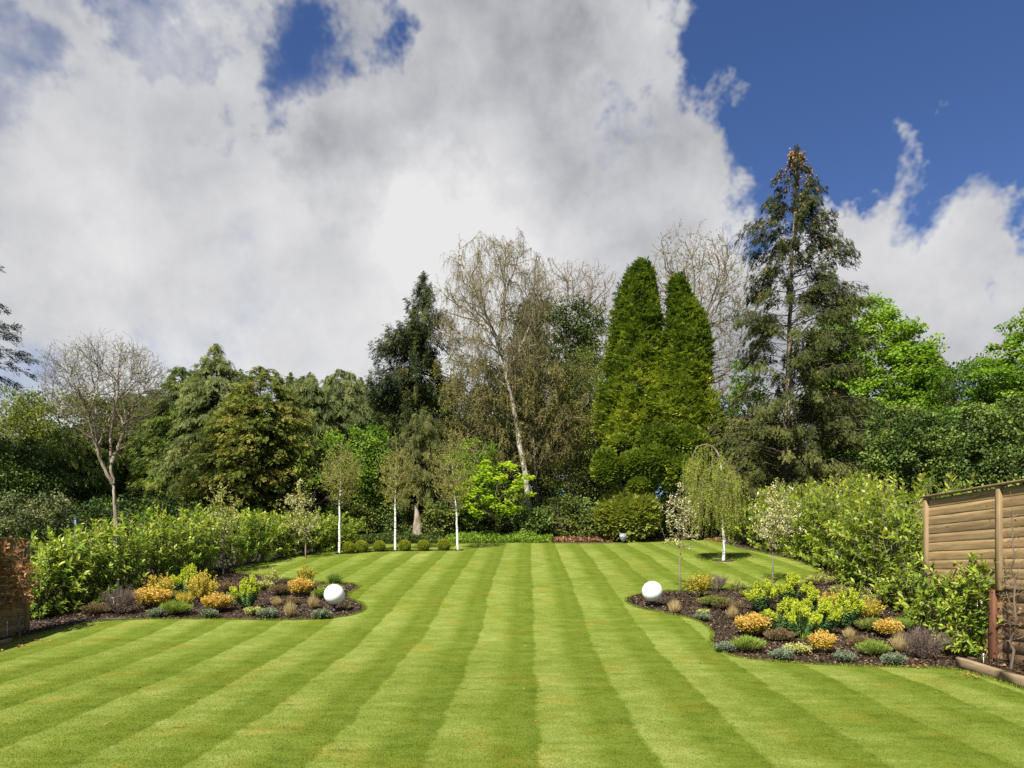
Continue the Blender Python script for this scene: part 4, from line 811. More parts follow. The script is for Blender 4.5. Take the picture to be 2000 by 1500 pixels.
# ------------------------------------------------------------------ laurel hedges
def laurel(name, label, cat, path, top, thick, dens, mat='laurel', ll=.13, stems=9, group=None, base_open=.04, back=True, lean=.0, wmul=1.):
    """path: photo points along the front foot; top: photo rows of the top there"""
    A = np.array([at(x, y) for x, y in path]); tz = np.array([E + (HZ - t) / F * a[1] for t, a in zip(top, A)])
    seg = np.linalg.norm(np.diff(A[:, :2], axis=0), axis=1); s = np.concatenate([[0], np.cumsum(seg)]); Ltot = s[-1]
    n = int(Ltot * stems * thick * 1.6) + 8
    q = U(0, Ltot, n); cen = A.mean(0)
    X = np.stack([np.interp(q, s, A[:, k]) for k in range(3)], 1); T = np.interp(q, s, tz)
    dA = np.gradient(A[:, :2], axis=0); tx = np.interp(q, s, dA[:, 0]); ty = np.interp(q, s, dA[:, 1]); tt = unit(np.stack([tx, ty], 1)); nrm = np.stack([tt[:, 1], -tt[:, 0]], 1)
    sgn = np.sign((nrm * np.array([np.sign(cen[0]) if abs(cen[0]) > 1 else 0, .3])).sum(1)); nrm *= sgn[:, None]
    u = U(0, 1, n); foot = X.copy(); foot[:, :2] += nrm * (thick * (.25 + .5 * u))[:, None]
    foot[:, 2] = gz(foot[:, 1])
    H = (T - foot[:, 2]) * (1 - .42 * U(0, 1, n) ** 1.6) * (1 + .06 * lump(foot * [1, 1, 0], 2.1) + .05 * lump(foot * [1, 1, 0], 5.5)) * 1.04
    tip = foot.copy(); off = (U(-.5, .5, n) * thick * .8)[:, None] * nrm + tt * Nn(size=(n, 1)) * .22; tip[:, :2] += off; tip[:, 2] = foot[:, 2] + H
    # side shoots that bulge towards the front and back
    m = int(n * 1.9); j = rng.integers(0, n, m); f = U(.02, .9, m)
    B = bez(foot, unit(np.column_stack([off * .5, np.ones(n)])), tip, unit(np.column_stack([off * .3, np.ones(n)]) + Nn(size=(n, 3)) * .15), 8, .3)
    a = (f * 7).astype(int); p0 = B[j, a]; sd = np.where(U(0, 1, m) < .68, -1, 1)[:, None]
    p1 = p0 + np.column_stack([nrm[j] * sd * U(.15, .62, (m, 1)) * thick + tt[j] * Nn(size=(m, 1)) * .2, U(.12, .45, m)])
    B2 = bez(p0, unit(p1 - p0), p1, unit(p1 - p0 + [0, 0, .4]), 8, .3)
    tk = MB(); tubes(tk, B, np.linspace(.016, .006, 8)[None].repeat(n, 0), 4); tubes(tk, B2, np.linspace(.009, .004, 8)[None].repeat(m, 0), 3)
    fo = MB()
    for BB, cnt, lo in ((B, dens, base_open), (B2, dens * .62, .1)):
        k = len(BB); c = int(cnt); i = np.repeat(np.arange(k), c); f = lo + (1 - lo) * U(0, 1, len(i)) ** .8; f = np.clip(f, 0, .999) * 7; a = f.astype(int); fr = (f - a)[:, None]
        P = BB[i, a] * (1 - fr) + BB[i, a + 1] * fr; Tn = unit(BB[i, a + 1] - BB[i, a])
        sd = rdir(len(i)); sd = unit(sd - Tn * (sd * Tn).sum(1, keepdims=True)); top_ = (f / 7)[:, None] ** 3
        D = unit(sd * (1 - .35 * top_) + Tn * (.35 + .7 * top_) + [0, 0, -.06]); S = unit(np.cross(D, Tn * .8 + [0, 0, .6] + Nn(size=D.shape) * .25))
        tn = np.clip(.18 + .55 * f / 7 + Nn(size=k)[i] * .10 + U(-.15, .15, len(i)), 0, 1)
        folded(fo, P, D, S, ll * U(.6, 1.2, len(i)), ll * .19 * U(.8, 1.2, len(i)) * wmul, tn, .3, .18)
    loc = foot.mean(0); loc[2] = float(gz(loc[1]))
    return thing(name, label, cat, loc, [('stems', tk, M['bark'], True), ('leaves', fo, M[mat])], group)
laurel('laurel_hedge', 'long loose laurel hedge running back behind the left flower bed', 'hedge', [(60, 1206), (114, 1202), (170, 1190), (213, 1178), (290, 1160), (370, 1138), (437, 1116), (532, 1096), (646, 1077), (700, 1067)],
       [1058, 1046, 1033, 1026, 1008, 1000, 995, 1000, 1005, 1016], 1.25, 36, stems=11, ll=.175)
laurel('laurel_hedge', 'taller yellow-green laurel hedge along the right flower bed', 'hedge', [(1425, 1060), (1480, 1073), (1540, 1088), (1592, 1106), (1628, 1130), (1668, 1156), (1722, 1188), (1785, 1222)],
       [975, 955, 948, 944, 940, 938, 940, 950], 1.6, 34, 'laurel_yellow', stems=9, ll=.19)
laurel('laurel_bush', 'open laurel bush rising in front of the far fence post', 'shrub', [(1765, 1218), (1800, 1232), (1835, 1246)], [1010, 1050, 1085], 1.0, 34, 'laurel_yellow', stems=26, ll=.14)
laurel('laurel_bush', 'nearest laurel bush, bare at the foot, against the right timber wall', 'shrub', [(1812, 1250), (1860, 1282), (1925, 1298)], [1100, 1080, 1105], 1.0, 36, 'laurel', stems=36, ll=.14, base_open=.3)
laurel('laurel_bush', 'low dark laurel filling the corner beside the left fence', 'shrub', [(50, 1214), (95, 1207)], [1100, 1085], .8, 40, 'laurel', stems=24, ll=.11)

# ------------------------------------------------------------------ small garden trees
def upright_tree(name, label, base, fork_y, rows, mat, trunkmat, r0, nb=(12, 60, 220), leaves=2500, ll=.06, bloom=0, d=None, group=None, end=(0, 0, 1.1), out=.9, tip=.0045, lw=.3, twigmat='twig_brown', bl=.04, top=None, flowername='blossom', r1=.25):
    b = at(*base); d = b[1]; env = Env(rows, d, .95)
    topx = (env.C(env.z1)) ; fk = WP(base[0] + (0 if top is None else top), fork_y, d)
    pts = [b - [0, 0, .05], fk, np.array([(fk[0] * .3 + topx * .7), d, env.z0 * .25 + env.z1 * .75]), np.array([topx, d, env.z1])]
    r0 *= .72; _t = MB(); C, R = tube1(_t, pts, r0, r0 * .12, 10, 26, wob=.008); j = int(np.argmin(np.abs(C[:, 2] - fk[2]))); kk = np.arange(26)
    R = np.where(kk <= j, r0 * (1 - .45 * kk / max(j, 1)), r0 * .42 * np.clip(1 - (kk - j) / (26. - j), .06, 1) ** 1.5); tk = MB(); tubes(tk, C, R, 10)
    sk = Skel(C[j:], R[j:]); bk = MB()
    for l, n in enumerate(nb):
        Q = env.vol(n, .35 if l else .45); ctr = np.array([env.C((env.z0 + env.z1) / 2), d, env.z0 * .75 + env.z1 * .25]); Q = ctr + (Q - ctr) * U(.72, 1.22, (n, 1)) * [1, 1, 1.04]
        # low attachment: keep limbs rising steeply from the fork
        sk.grow(Q, 8 if l == 0 else 5, end=end, out=out, ratio=.55, tip=max(tip, tip * (2.2 - l * .7)), wob=.06, zpen=2.2 if l == 0 else 1., k=.4)
        tubes(bk, sk.C[-1], sk.R[-1], 5 if l == 0 else 3)
    fo = MB(); P, T, R = sk.pool([-1, -2], .25); P0, T0, _ = sk.pool([0]); P0 = np.repeat(P0[len(P0) // 3:], 6, 0); T0 = T0[:1].repeat(len(P0), 0); P = np.concatenate([P, P0]); T = np.concatenate([T, T0]); j = rng.integers(0, len(P), leaves); Pb = P[j] + Nn(size=(leaves, 3)) * .035
    D = unit(T[j] * .4 + rdir(leaves)); diamonds(fo, Pb, D, perp(D), ll * U(.6, 1.3, leaves), ll * lw, np.clip(.5 + .25 * lump(Pb, 3) + U(-.25, .25, leaves), 0, 1))
    parts = [('trunk', tk, M[trunkmat], True), ('branches', bk, M[twigmat], True), ('leaves', fo, M[mat])]
    if bloom:
        bm_ = MB(); j = rng.integers(0, len(P), bloom); c = P[j] + Nn(size=(bloom, 3)) * .04; i = np.repeat(np.arange(bloom), 6)
        Pb = c[i] + Nn(size=(len(i), 3)) * .025; D = rdir(len(i), .3); diamonds(bm_, Pb, D, perp(D), bl * U(.8, 1.3, len(i)), bl * .42, U(.2, 1, len(i))); parts.append((flowername, bm_, M['blossom']))
    return thing(name, label, 'tree', b, parts, group)
GB = 'young white-stemmed birches at the far edge of the lawn'
upright_tree('young_birch', 'leftmost of the three slender white-stemmed birches on the lawn', (663, 1081), 985, [(868, 655, 680), (890, 632, 700), (920, 622, 714), (950, 628, 708), (980, 645, 690)], 'young_birch', 'white_bark', .085, (14, 110, 460), 4200, .06, group=GB, r1=.2)
upright_tree('young_birch', 'middle white-stemmed birch between the clipped box balls', (772, 1075), 988, [(860, 766, 784), (885, 745, 808), (920, 733, 822), (950, 735, 818), (984, 752, 795)], 'young_birch', 'white_bark', .085, (14, 110, 460), 4400, .06, group=GB)
upright_tree('young_birch', 'rightmost white-stemmed birch at the right end of the box balls', (895, 1074), 992, [(852, 868, 885), (880, 850, 918), (915, 838, 930), (950, 842, 928), (984, 868, 912)], 'young_birch', 'white_bark', .085, (14, 110, 460), 4400, .06, group=GB, top=-4)
GC = 'young blossom trees in the flower beds'
upright_tree('apple_tree', 'young pale green tree with wavy leafy shoots before the left hedge', (436, 1120), 1060, [(948, 428, 436), (965, 405, 462), (1000, 402, 470), (1035, 412, 462), (1060, 425, 448)], 'pale_green', 'bark', .045, (9, 26, 64), 1100, .075, bloom=14, group=GC, lw=.32)
upright_tree('apple_tree', 'young tree in faint white blossom before the left hedge, beside the birch', (597, 1090), 1040, [(940, 575, 590), (960, 552, 612), (1000, 545, 628), (1035, 552, 626), (1060, 580, 612)], 'pale_green', 'bark', .05, (10, 32, 90), 1200, .075, bloom=130, group=GC)
upright_tree('apple_tree', 'thin young tree in white blossom right of the right globe lamp', (1328, 1153), 1075, [(946, 1318, 1336), (965, 1295, 1358), (1000, 1286, 1366), (1040, 1296, 1366), (1068, 1305, 1352)], 'pale_green', 'bark', .04, (10, 30, 80), 700, .055, bloom=130, group=GC)
upright_tree('apple_tree', 'fuller white-blossomed young tree before the right laurel hedge', (1509, 1140), 1068, [(945, 1500, 1530), (965, 1480, 1548), (1000, 1465, 1560), (1035, 1468, 1560), (1062, 1485, 1545)], 'pale_green', 'bark', .04, (11, 38, 110), 1500, .06, bloom=200, group=GC)
# weeping birch: the stem rises, arches over to the left and hangs in curtains
b = at(1413, 1095); d = b[1]
tk = MB(); pts = [b - [0, 0, .05]] + [WP(x, y, d) for x, y in [(1414, 1060), (1411, 1000), (1411, 950), (1408, 905)]]; C, R = tube1(tk, pts, .062, .034, 10, 22, wob=.012)
ak = MB(); pts = [WP(x, y, d) for x, y in [(1408, 908), (1404, 888), (1394, 873), (1380, 867), (1366, 870), (1356, 880), (1352, 896)]]; C2, R2 = tube1(ak, pts, .036, .016, 8, 22)
pts = [WP(x, y, d + dd) for x, y, dd in [(1409, 915, 0), (1418, 900, .1), (1428, 905, .3), (1436, 925, .4)]]; C3, R3 = tube1(ak, pts, .025, .01, 6, 14)
sk = Skel(C[14:], R[14:]); sk.C += [C2[None], C3[None]]; sk.R += [R2[None], R3[None]]
env = Env([(884, 1362, 1396), (905, 1348, 1420), (940, 1338, 1440), (980, 1334, 1450), (1010, 1338, 1450)], d, .9)
Q = env.vol(60, .4); bk = MB(); sk.grow(Q, 8, end=(0, 0, -1.2), out=.6, tip=.004, ratio=.4, fwd=1.3); tubes(bk, sk.C[-1], sk.R[-1], 4)
P, T, R_ = sk.pool(None, .1); P = P[P[:, 2] > E + (HZ - 1000) / F * d]; hn = 820; p = P[rng.integers(0, len(P), hn)] + Nn(size=(hn, 3)) * [.16, .2, .05]
hl = U(.4, 1.7, hn); low = E + (HZ - 1070) / F * d + .5 * np.abs(Nn(size=hn)); hl = np.minimum(hl, np.maximum(p[:, 2] - low, .15))
q = p + np.stack([Nn(size=hn) * .10, Nn(size=hn) * .10, -hl], 1); B = bez(p, unit(Nn(size=(hn, 3)) * [1, 1, .3]), q, np.tile([0, 0, -1.], (hn, 1)), 6, .25)
tubes(bk, B, np.full((hn, 6), .0028), 3); fo = MB(); i = np.repeat(np.arange(hn), 36); f = U(0, 1, len(i)) * 4.99; a = f.astype(int); fr = (f - a)[:, None]
P = B[i, a] * (1 - fr) + B[i, a + 1] * fr; D = rdir(len(i), -.5); diamonds(fo, P + Nn(size=P.shape) * .015, D, perp(D), .05 * U(.6, 1.2, len(i)), .017, np.clip(.5 + U(-.3, .3, len(i)), 0, 1))
thing('weeping_birch', 'small weeping birch with an arched bare top and hanging leafy curtains', 'tree', b, [('trunk', tk, M['white_bark'], True), ('arch', ak, M['twig_brown'], True), ('hanging_twigs', bk, M['twig_brown'], True), ('leaves', fo, M['weep_leaf'])])
# soil circle under it
a_ = np.linspace(0, 2 * pi, 28, endpoint=False); sheet('tree_pit', np.stack([b[0] + .42 * np.cos(a_) * (1 + .1 * np.sin(3 * a_)), b[1] + .42 * np.sin(a_)], 1), M['soil'], .012, .5, .02)

# ------------------------------------------------------------------ box balls
def box_ball(label, px, py, w):
    b = at(px, py); r = w / 2 / F * b[1]; r *= 1.12; c = b + [0, 0, r * .88]; fo = MB()
    for n, q0, q1 in ((3400, .93, 1.03), (900, .6, .9)):
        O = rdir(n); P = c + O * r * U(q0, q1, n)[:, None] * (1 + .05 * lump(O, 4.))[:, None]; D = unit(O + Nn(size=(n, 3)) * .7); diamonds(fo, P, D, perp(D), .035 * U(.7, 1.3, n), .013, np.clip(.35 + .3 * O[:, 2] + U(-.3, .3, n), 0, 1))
    tk = MB(); tube1(tk, [b - [0, 0, .03], b + [0, 0, r * .3], c], .02, .012, 6, 5)
    thing('box_ball', label, 'shrub', b, [('stem', tk, M['bark_tan'], True), ('foliage', fo, M['box'])], 'clipped box balls between the young birches')
for a in [('smallest, darker clipped box ball, nearest the leftmost birch', 681, 1081, 21), ('second clipped box ball from the leftmost birch, plumpest', 706, 1079, 22), ('lone clipped box ball just left of the middle birch', 741, 1077, 20),
          ('clipped box ball just right of the middle birch', 791, 1076, 20), ('clipped box ball midway between the middle and rightmost birches', 827, 1076, 20), ('clipped box ball just left of the rightmost birch', 867, 1075, 21)]: box_ball(*a)
# thin soil line the balls and birches stand in
mb = MB(); n = 3500; px = U(655, 905, n); py = np.interp(px, [655, 690, 740, 800, 905], [1081.5, 1080, 1076.5, 1075.2, 1074.4]); dd = np.array([dist(y) for y in py]) + Nn(size=n) * .13
P = np.stack([(px - CX) / F * dd, dd, gz(dd) + .012], 1); D = rdir(n, 0, .3); S = unit(np.cross(D, rdir(n, 2.))); diamonds(mb, P, D, S, .05, .018, U(0, .5, n))
tag(mb.build('bark_mulch', M['chips']), 'thin line of dark bark under the box balls', 'bark mulch', kind='stuff')

# ------------------------------------------------------------------ bed plants (one of each kind, then copies)
def stems_fan(n, h, spread, r0=.006, r1=.003, nseg=6, bend=.4, hv=.25, z0=0.):
    a = U(0, 2 * pi, n); q = np.sqrt(U(0, 1, n)); b = np.stack([np.cos(a) * q * spread * .25, np.sin(a) * q * spread * .25, np.full(n, z0)], 1)
    hh = h * (1 - hv * q) * U(1 - hv * .6, 1.05, n); tip = np.stack([np.cos(a) * q * spread, np.sin(a) * q * spread, hh], 1)
    d1 = unit(np.stack([np.cos(a) * q * bend, np.sin(a) * q * bend, np.ones(n)], 1))
    return bez(b, unit(d1 * [1.3, 1.3, 1]), tip, unit(d1 * [.6, .6, 1] + Nn(size=(n, 3)) * .06), nseg, .35)
PROTO = {}
used = {}
def on(B, cnt, lo, hi):
    k, m, _ = B.shape; i = np.repeat(np.arange(k), cnt); f = U(lo, hi, len(i)) * (m - 1.001); a = f.astype(int); fr = (f - a)[:, None]
    return B[i, a] * (1 - fr) + B[i, a + 1] * fr, unit(B[i, a + 1] - B[i, a]), i, f / (m - 1)
def proto(kind, name, cat, parts, group):
    o = thing(name, 'x', cat, (0, 0, 0), parts, group); PROTO[kind] = o
def plant(kind, label, px, py, w=1., h=None, rz=None, dz=0.):
    """w, h: scale against the prototype"""
    b = at(px, py); b[2] += dz; h = h or w; rz = U(0, 6.28) if rz is None else rz; o = PROTO[kind]
    if kind not in used:
        used[kind] = 1; o.location = [float(x) for x in b]; o.rotation_euler = (0, 0, rz); o.scale = (w, w, h); o['label'] = label; return o
    return dup(o, b, rz, (w * U(.88, 1.14), w * U(.88, 1.14), h * U(.92, 1.08)), label)
# euphorbia, 0.85 m tall, 0.8 m wide
B = stems_fan(20, .92, .44, bend=.75, hv=.45); st = MB(); tubes(st, B, np.linspace(.008, .005, 6)[None].repeat(20, 0), 4); lf = MB(); fl = MB()
P, T, i, f = on(B, 130, .2, .80); s = rdir(len(P)); s = unit(s - T * (s * T).sum(1, keepdims=True)); D = unit(s + T * .35 + [0, 0, -.15]); S = unit(np.cross(D, T)); diamonds(lf, P, D, S, .10 * U(.7, 1.1, len(P)), .010, np.clip(.5 + U(-.35, .35, len(P)), 0, 1))
P, T, i, f = on(B, 60, .64, 1.); s = rdir(len(P)); s = unit(s - T * (s * T).sum(1, keepdims=True)); P = P + s * (.038 * (1.2 - (f - .64) * 1.6))[:, None] + T * .03
for k in range(3):
    D = unit(rdir(len(P), .5) + s * .4); diamonds(fl, P, D, perp(D), .035 * U(.7, 1.2, len(P)), .0135, np.clip(.55 + U(-.35, .35, len(P)), 0, 1))
proto('euphorbia', 'euphorbia', 'plant', [('stems', st, M['heath'], True), ('leaves', lf, M['euph_leaf']), ('flower_heads', fl, M['euph_flower'])], 'lime-flowered euphorbias in the flower beds')
# low domed shrub: orange/yellow leaved, ~0.62 wide, 0.42 high
def dome(kind, name, mat, w, h, nst, nlf, ll, lw, group, stemmat='twig_brown', lo=.35, spiky=0., stemr=.004, cat='shrub', tb=.5, tg=.6, hv=.45):
    B = stems_fan(nst, h, w / 2, bend=1.1, hv=hv); st = MB(); tubes(st, B, np.linspace(stemr, stemr * .5, 6)[None].repeat(nst, 0), 3); lf = MB()
    P, T, i, f = on(B, nlf, lo, 1.); D = unit(T * (.3 + spiky) + rdir(len(P), .15)); diamonds(lf, P + Nn(size=P.shape) * .012, D, perp(D), ll * U(.7, 1.25, len(P)), lw, np.clip(tb + tg * (f - .7) + U(-.3, .3, len(P)), 0, 1))
    proto(kind, name, cat, [('stems', st, M[stemmat], True), ('leaves', lf, M[mat])], group)
dome('orange', 'spiraea_bush', 'orange_leaf', .66, .52, 190, 22, .048, .015, 'low orange-tipped spiraea bushes in the flower beds', tb=.5, hv=.36)
# the lower leaves of the orange bushes are yellow green
dome('yellow', 'spiraea_bush', 'yellow_leaf', .8, .75, 60, 44, .045, .012, 'yellow feathery spiraea bushes in the flower beds', lo=.2)
dome('nandina', 'nandina_bush', 'yellow_leaf', .62, .72, 26, 56, .055, .013, 'thin yellow and orange nandinas in the flower beds', lo=.25, tb=.3)
dome('mound', 'hebe_mound', 'heath', .68, .30, 260, 22, .06, .0045, 'neat green heath mounds in the flower beds', spiky=1.6, lo=.3)
dome('blue', 'juniper_mound', 'blue_green', .42, .22, 60, 46, .035, .009, 'small grey-green creeping junipers in the flower beds', spiky=.5, lo=.2)
dome('heathbrown', 'heather_clump', 'heath_brown', .6, .26, 150, 22, .04, .006, 'brownish heather clumps in the flower beds', spiky=.8, lo=.2)
dome('olive', 'heather_clump', 'juniper', .7, .28, 170, 24, .05, .007, 'olive green heather clumps in the flower beds', spiky=.8, lo=.2)
dome('pale', 'sedum_clump', 'pale_green', .45, .2, 70, 30, .035, .012, 'pale variegated low clumps in the flower beds', lo=.2)
dome('paleshrub', 'pale_shrub', 'pale_green', .6, .42, 40, 26, .035, .011, 'thin pale pinkish shrubs in the flower beds', lo=.4)
def tuft(kind, name, mat, w, h, n, wd, group):
    B = stems_fan(n, h, w / 2, bend=1.1, hv=.5, nseg=5); lf = MB(); S = perp(unit(B[:, -1] - B[:, 0])) * wd
    wv = np.array([1., .9, .7, .4, .05])[None, :, None]; V = np.stack([B - S[:, None] * wv, B + S[:, None] * wv], 2).reshape(-1, 3)
    k = np.arange(n)[:, None] * 10; f = np.stack([np.stack([k[:, 0] + 2 * j, k[:, 0] + 2 * j + 1, k[:, 0] + 2 * j + 3, k[:, 0] + 2 * j + 2], 1) for j in range(4)], 1).reshape(-1, 4); lf.add(V, f, np.repeat(U(.1, .9, n), 10))
    o = lf.build(name, M[mat]); tag(o, 'x', 'grass tuft', group); PROTO[kind] = o
tuft('straw', 'grass_tuft', 'straw', .34, .46, 420, .0028, 'dry straw-coloured grass tufts in the flower beds')
tuft('greentuft', 'grass_tuft', 'grass_tuft', .62, .5, 600, .003, 'fine green grass tufts in the flower beds')
# bare twiggy bush
B = stems_fan(46, .62, .34, bend=.8, hv=.4, nseg=8); st = MB(); tubes(st, B, np.linspace(.006, .002, 8)[None].repeat(46, 0), 3)
P, T, i, f = on(B, 11, .2, .95); D = unit(T + Nn(size=P.shape) * .55); Q = P + D * U(.08, .24, len(P))[:, None]; B2 = bez(P, T, Q, unit(D + [0, 0, .3]), 4, .3); tw = MB(); tubes(tw, B2, np.linspace(.0028, .0015, 4)[None].repeat(len(P), 0), 3)
P, T, i, f = on(B2, 3, .3, .9); D = unit(T + Nn(size=P.shape) * .6); tubes(tw, bez(P, T, P + D * .07, D, 3, .3), np.full((len(P), 3), .0014), 3)
proto('twiggy', 'bare_bush', 'shrub', [('stems', st, M['twig_purple'], True), ('twigs', tw, M['twig_purple'], True)], 'leafless purple-brown twiggy bushes in the flower beds')

# left bed
plant('euphorbia', 'lime-flowered euphorbia clump in the middle of the left bed', 485, 1187, .98, 1.0)
plant('euphorbia', 'lime-flowered euphorbia at the top of the left bed behind the yellow spiraea', 368, 1163, .98, 1.08)
plant('twiggy', 'leafless purple-brown bush in front of the left laurel hedge', 235, 1197, 1.15)
plant('orange', 'leftmost orange-tipped bush of the left bed', 298, 1187, 1.5, 1.2)
plant('orange', 'round orange-tipped bush left of the left bed euphorbia', 424, 1193, 1.18, 1.0)
plant('orange', 'small orange-tipped bush above the left globe lamp', 587, 1163, 1.15, 1.0)
plant('yellow', 'wispy yellow spiraea behind the leftmost orange bush', 312, 1163, 1.2, .95)
plant('yellow', 'largest golden yellow spiraea at the heart of the left bed', 396, 1172, 1.05, 1.3)
plant('nandina', 'amber nandina standing behind the small orange bush on the left', 598, 1142, 1.0, 1.0)
plant('mound', 'green mound at the front of the left bed', 343, 1199, 1.15, 1.15)
plant('blue', 'grey-green creeping juniper left of the green mound in the left bed', 304, 1205, 1.1)
plant('blue', 'grey-green creeping juniper below the round orange bush', 407, 1207, 1.15)
plant('blue', 'grey-green creeping juniper below the left bed euphorbia', 524, 1207, 1.3)
plant('blue', 'grey-green creeping juniper nearest the left globe lamp', 627, 1208, 1.15)
plant('pale', 'pale yellow clump at the front edge of the left bed', 496, 1199, 1.1)
plant('straw', 'straw-coloured tuft left of the left globe lamp, at the bed front', 566, 1203, 1.1)
plant('straw', 'straw-coloured tuft just behind the left globe lamp', 612, 1187, 1.1)
plant('straw', 'short straw tuft at the right foot of the left globe lamp', 678, 1190, .7, .5)
plant('straw', 'straw tuft right of the left bed euphorbia', 540, 1183, .9, .7)
plant('olive', 'olive heather clump at the back tip of the left bed', 646, 1156, 1.1, 1.0)
plant('greentuft', 'fine green grass tuft at the back tip of the left bed', 653, 1138, 1.0, .9)
plant('paleshrub', 'thin pale pinkish shrub at the back of the left bed', 532, 1141, 1.2, 1.2)
plant('heathbrown', 'brown heather clump between the two left euphorbias', 448, 1155, 1.3, 1.1)
plant('heathbrown', 'brown heather clump right of the left bed euphorbia', 548, 1160, 1.2, 1.1)
plant('heathbrown', 'brown heather clump beside the small orange bush on the left', 570, 1180, 1.0, .8)
plant('heathbrown', 'reddish heather low at the foot of the left laurel hedge', 195, 1196, 1.6, 1.0)
# right bed
plant('euphorbia', 'lime-flowered euphorbia at the left end of the right bed group', 1490, 1194, 1.05, 1.0)
plant('euphorbia', 'lime-flowered euphorbia farthest back in the right bed', 1543, 1180, 1.25, 1.0)
plant('euphorbia', 'lime-flowered euphorbia behind the middle of the right bed group', 1583, 1208, 1.0, .85)
plant('euphorbia', 'frontmost lime-flowered euphorbia, left half of the right bed pair', 1530, 1234, .92, .88)
plant('euphorbia', 'lime-flowered euphorbia at the centre front of the right bed', 1566, 1246, .92, .9)
plant('euphorbia', 'lime-flowered euphorbia in the dense middle of the right bed', 1604, 1236, .95, .88)
plant('euphorbia', 'lime-flowered euphorbia at the right end of the right bed group', 1655, 1226, 1.15, 1.0)
plant('orange', 'reddest orange-tipped bush at the left of the right bed', 1470, 1240, 1.15, 1.0)
plant('orange', 'orange-tipped bush at the front of the right bed', 1606, 1274, .82, .9)
plant('orange', 'orange-tipped bush at the right of the right bed', 1735, 1243, .95, .85)
plant('yellow', 'yellow spiraea with reddish tips beneath the right laurel hedge', 1698, 1205, 1.0, .75)
plant('mound', 'bright green mound at the left front of the right bed', 1460, 1270, .95, .95)
plant('mound', 'darker green mound at the right front of the right bed', 1706, 1279, .95, .95)
plant('blue', 'grey-green creeping juniper in the bend of the right bed', 1415, 1273, .95)
plant('blue', 'grey-green creeping juniper below the centre of the right bed', 1528, 1288, 1.0)
plant('blue', 'grey-green creeping juniper below the front orange bush', 1650, 1292, 1.0)
plant('blue', 'grey-green creeping juniper at the right front corner of the right bed', 1745, 1298, 1.0)
plant('blue', 'grey-green creeping juniper near the right globe lamp', 1372, 1211, .95)
plant('pale', 'pale yellow-green clump beside the front orange bush', 1556, 1275, 1.15, 1.1)
plant('pale', 'pale clump behind the creeping juniper near the right globe lamp', 1374, 1200, .8)
plant('straw', 'straw-coloured tuft just right of the right globe lamp', 1317, 1197, 1.15, 1.1)
plant('straw', 'straw-coloured tuft behind the reddest orange bush', 1430, 1208, 1.0, .9)
plant('straw', 'straw-coloured tuft right of the front orange bush', 1658, 1247, .9, .7)
plant('straw', 'straw-coloured tuft beside the leafless bush of the right bed', 1757, 1272, 1.1, 1.0)
plant('straw', 'green-gold tuft behind the right globe lamp', 1262, 1160, 1.0, .8)
plant('heathbrown', 'reddish brown heather behind the bright green mound', 1522, 1250, 1.1, 1.0)
plant('heathbrown', 'brown heather between the globe lamp and the euphorbias', 1420, 1188, 1.3, .9)
plant('olive', 'olive heather clump left of the reddest orange bush', 1396, 1183, 1.3, 1.0)
plant('nandina', 'amber nandina behind the right globe lamp', 1362, 1164, 1.15, 1.1)
plant('nandina', 'thin amber nandina at the left edge of the amber pair', 1378, 1152, .8, .9)
plant('twiggy', 'large leafless purple-brown bush at the right end of the right bed', 1806, 1284, 1.05, 1.05)
plant('twiggy', 'small reddish leafless bush beside the amber nandina', 1402, 1152, .75, .8)
plant('paleshrub', 'thin pale shrub on the back edge of the right bed', 1442, 1149, .9, .7)
plant('paleshrub', 'pale low shrub at the lawn corner below the right hedge', 1602, 1140, 1.6, .8)
plant('paleshrub', 'thin pale shrub between the lawn corner and the hedge foot', 1640, 1160, 1.2, .8)

for a in [('paleshrub', 'pale airy shrub beside the left bed euphorbia', 455, 1180, 1.1, .9), ('olive', 'olive clump filling behind the leftmost orange bush', 345, 1175, 1.1, 1.2), ('mound', 'small green mound behind the left globe lamp', 628, 1168, .8, 1.0),
          ('yellow', 'low yellow spiraea between the orange bush and the golden one', 362, 1182, .7, .6), ('heathbrown', 'brown heather under the amber nandina on the left', 618, 1152, 1.0, .9), ('pale', 'pale clump near the back of the left bed', 515, 1150, 1.3, 1.3),
          ('olive', 'olive heather left of the front euphorbias in the right bed', 1500, 1218, 1.0, 1.1), ('yellow', 'feathery yellow-green spiraea between the euphorbias of the right bed', 1628, 1196, 1.0, .85), ('paleshrub', 'pale airy shrub between euphorbias and hedge', 1690, 1180, 1.2, 1.0),
          ('olive', 'olive clump right of the euphorbia group', 1700, 1232, 1.0, 1.2), ('heathbrown', 'brown heather between the two right orange bushes', 1680, 1262, .9, .8), ('olive', 'small olive clump behind the left end euphorbia', 1466, 1166, .9, .9),
          ('straw', 'straw tuft at the foot of the near laurel', 1790, 1262, .9, .8), ('mound', 'dull green mound by the hedge foot in the right bed', 1760, 1230, .9, 1.0)]:
    plant(*a)

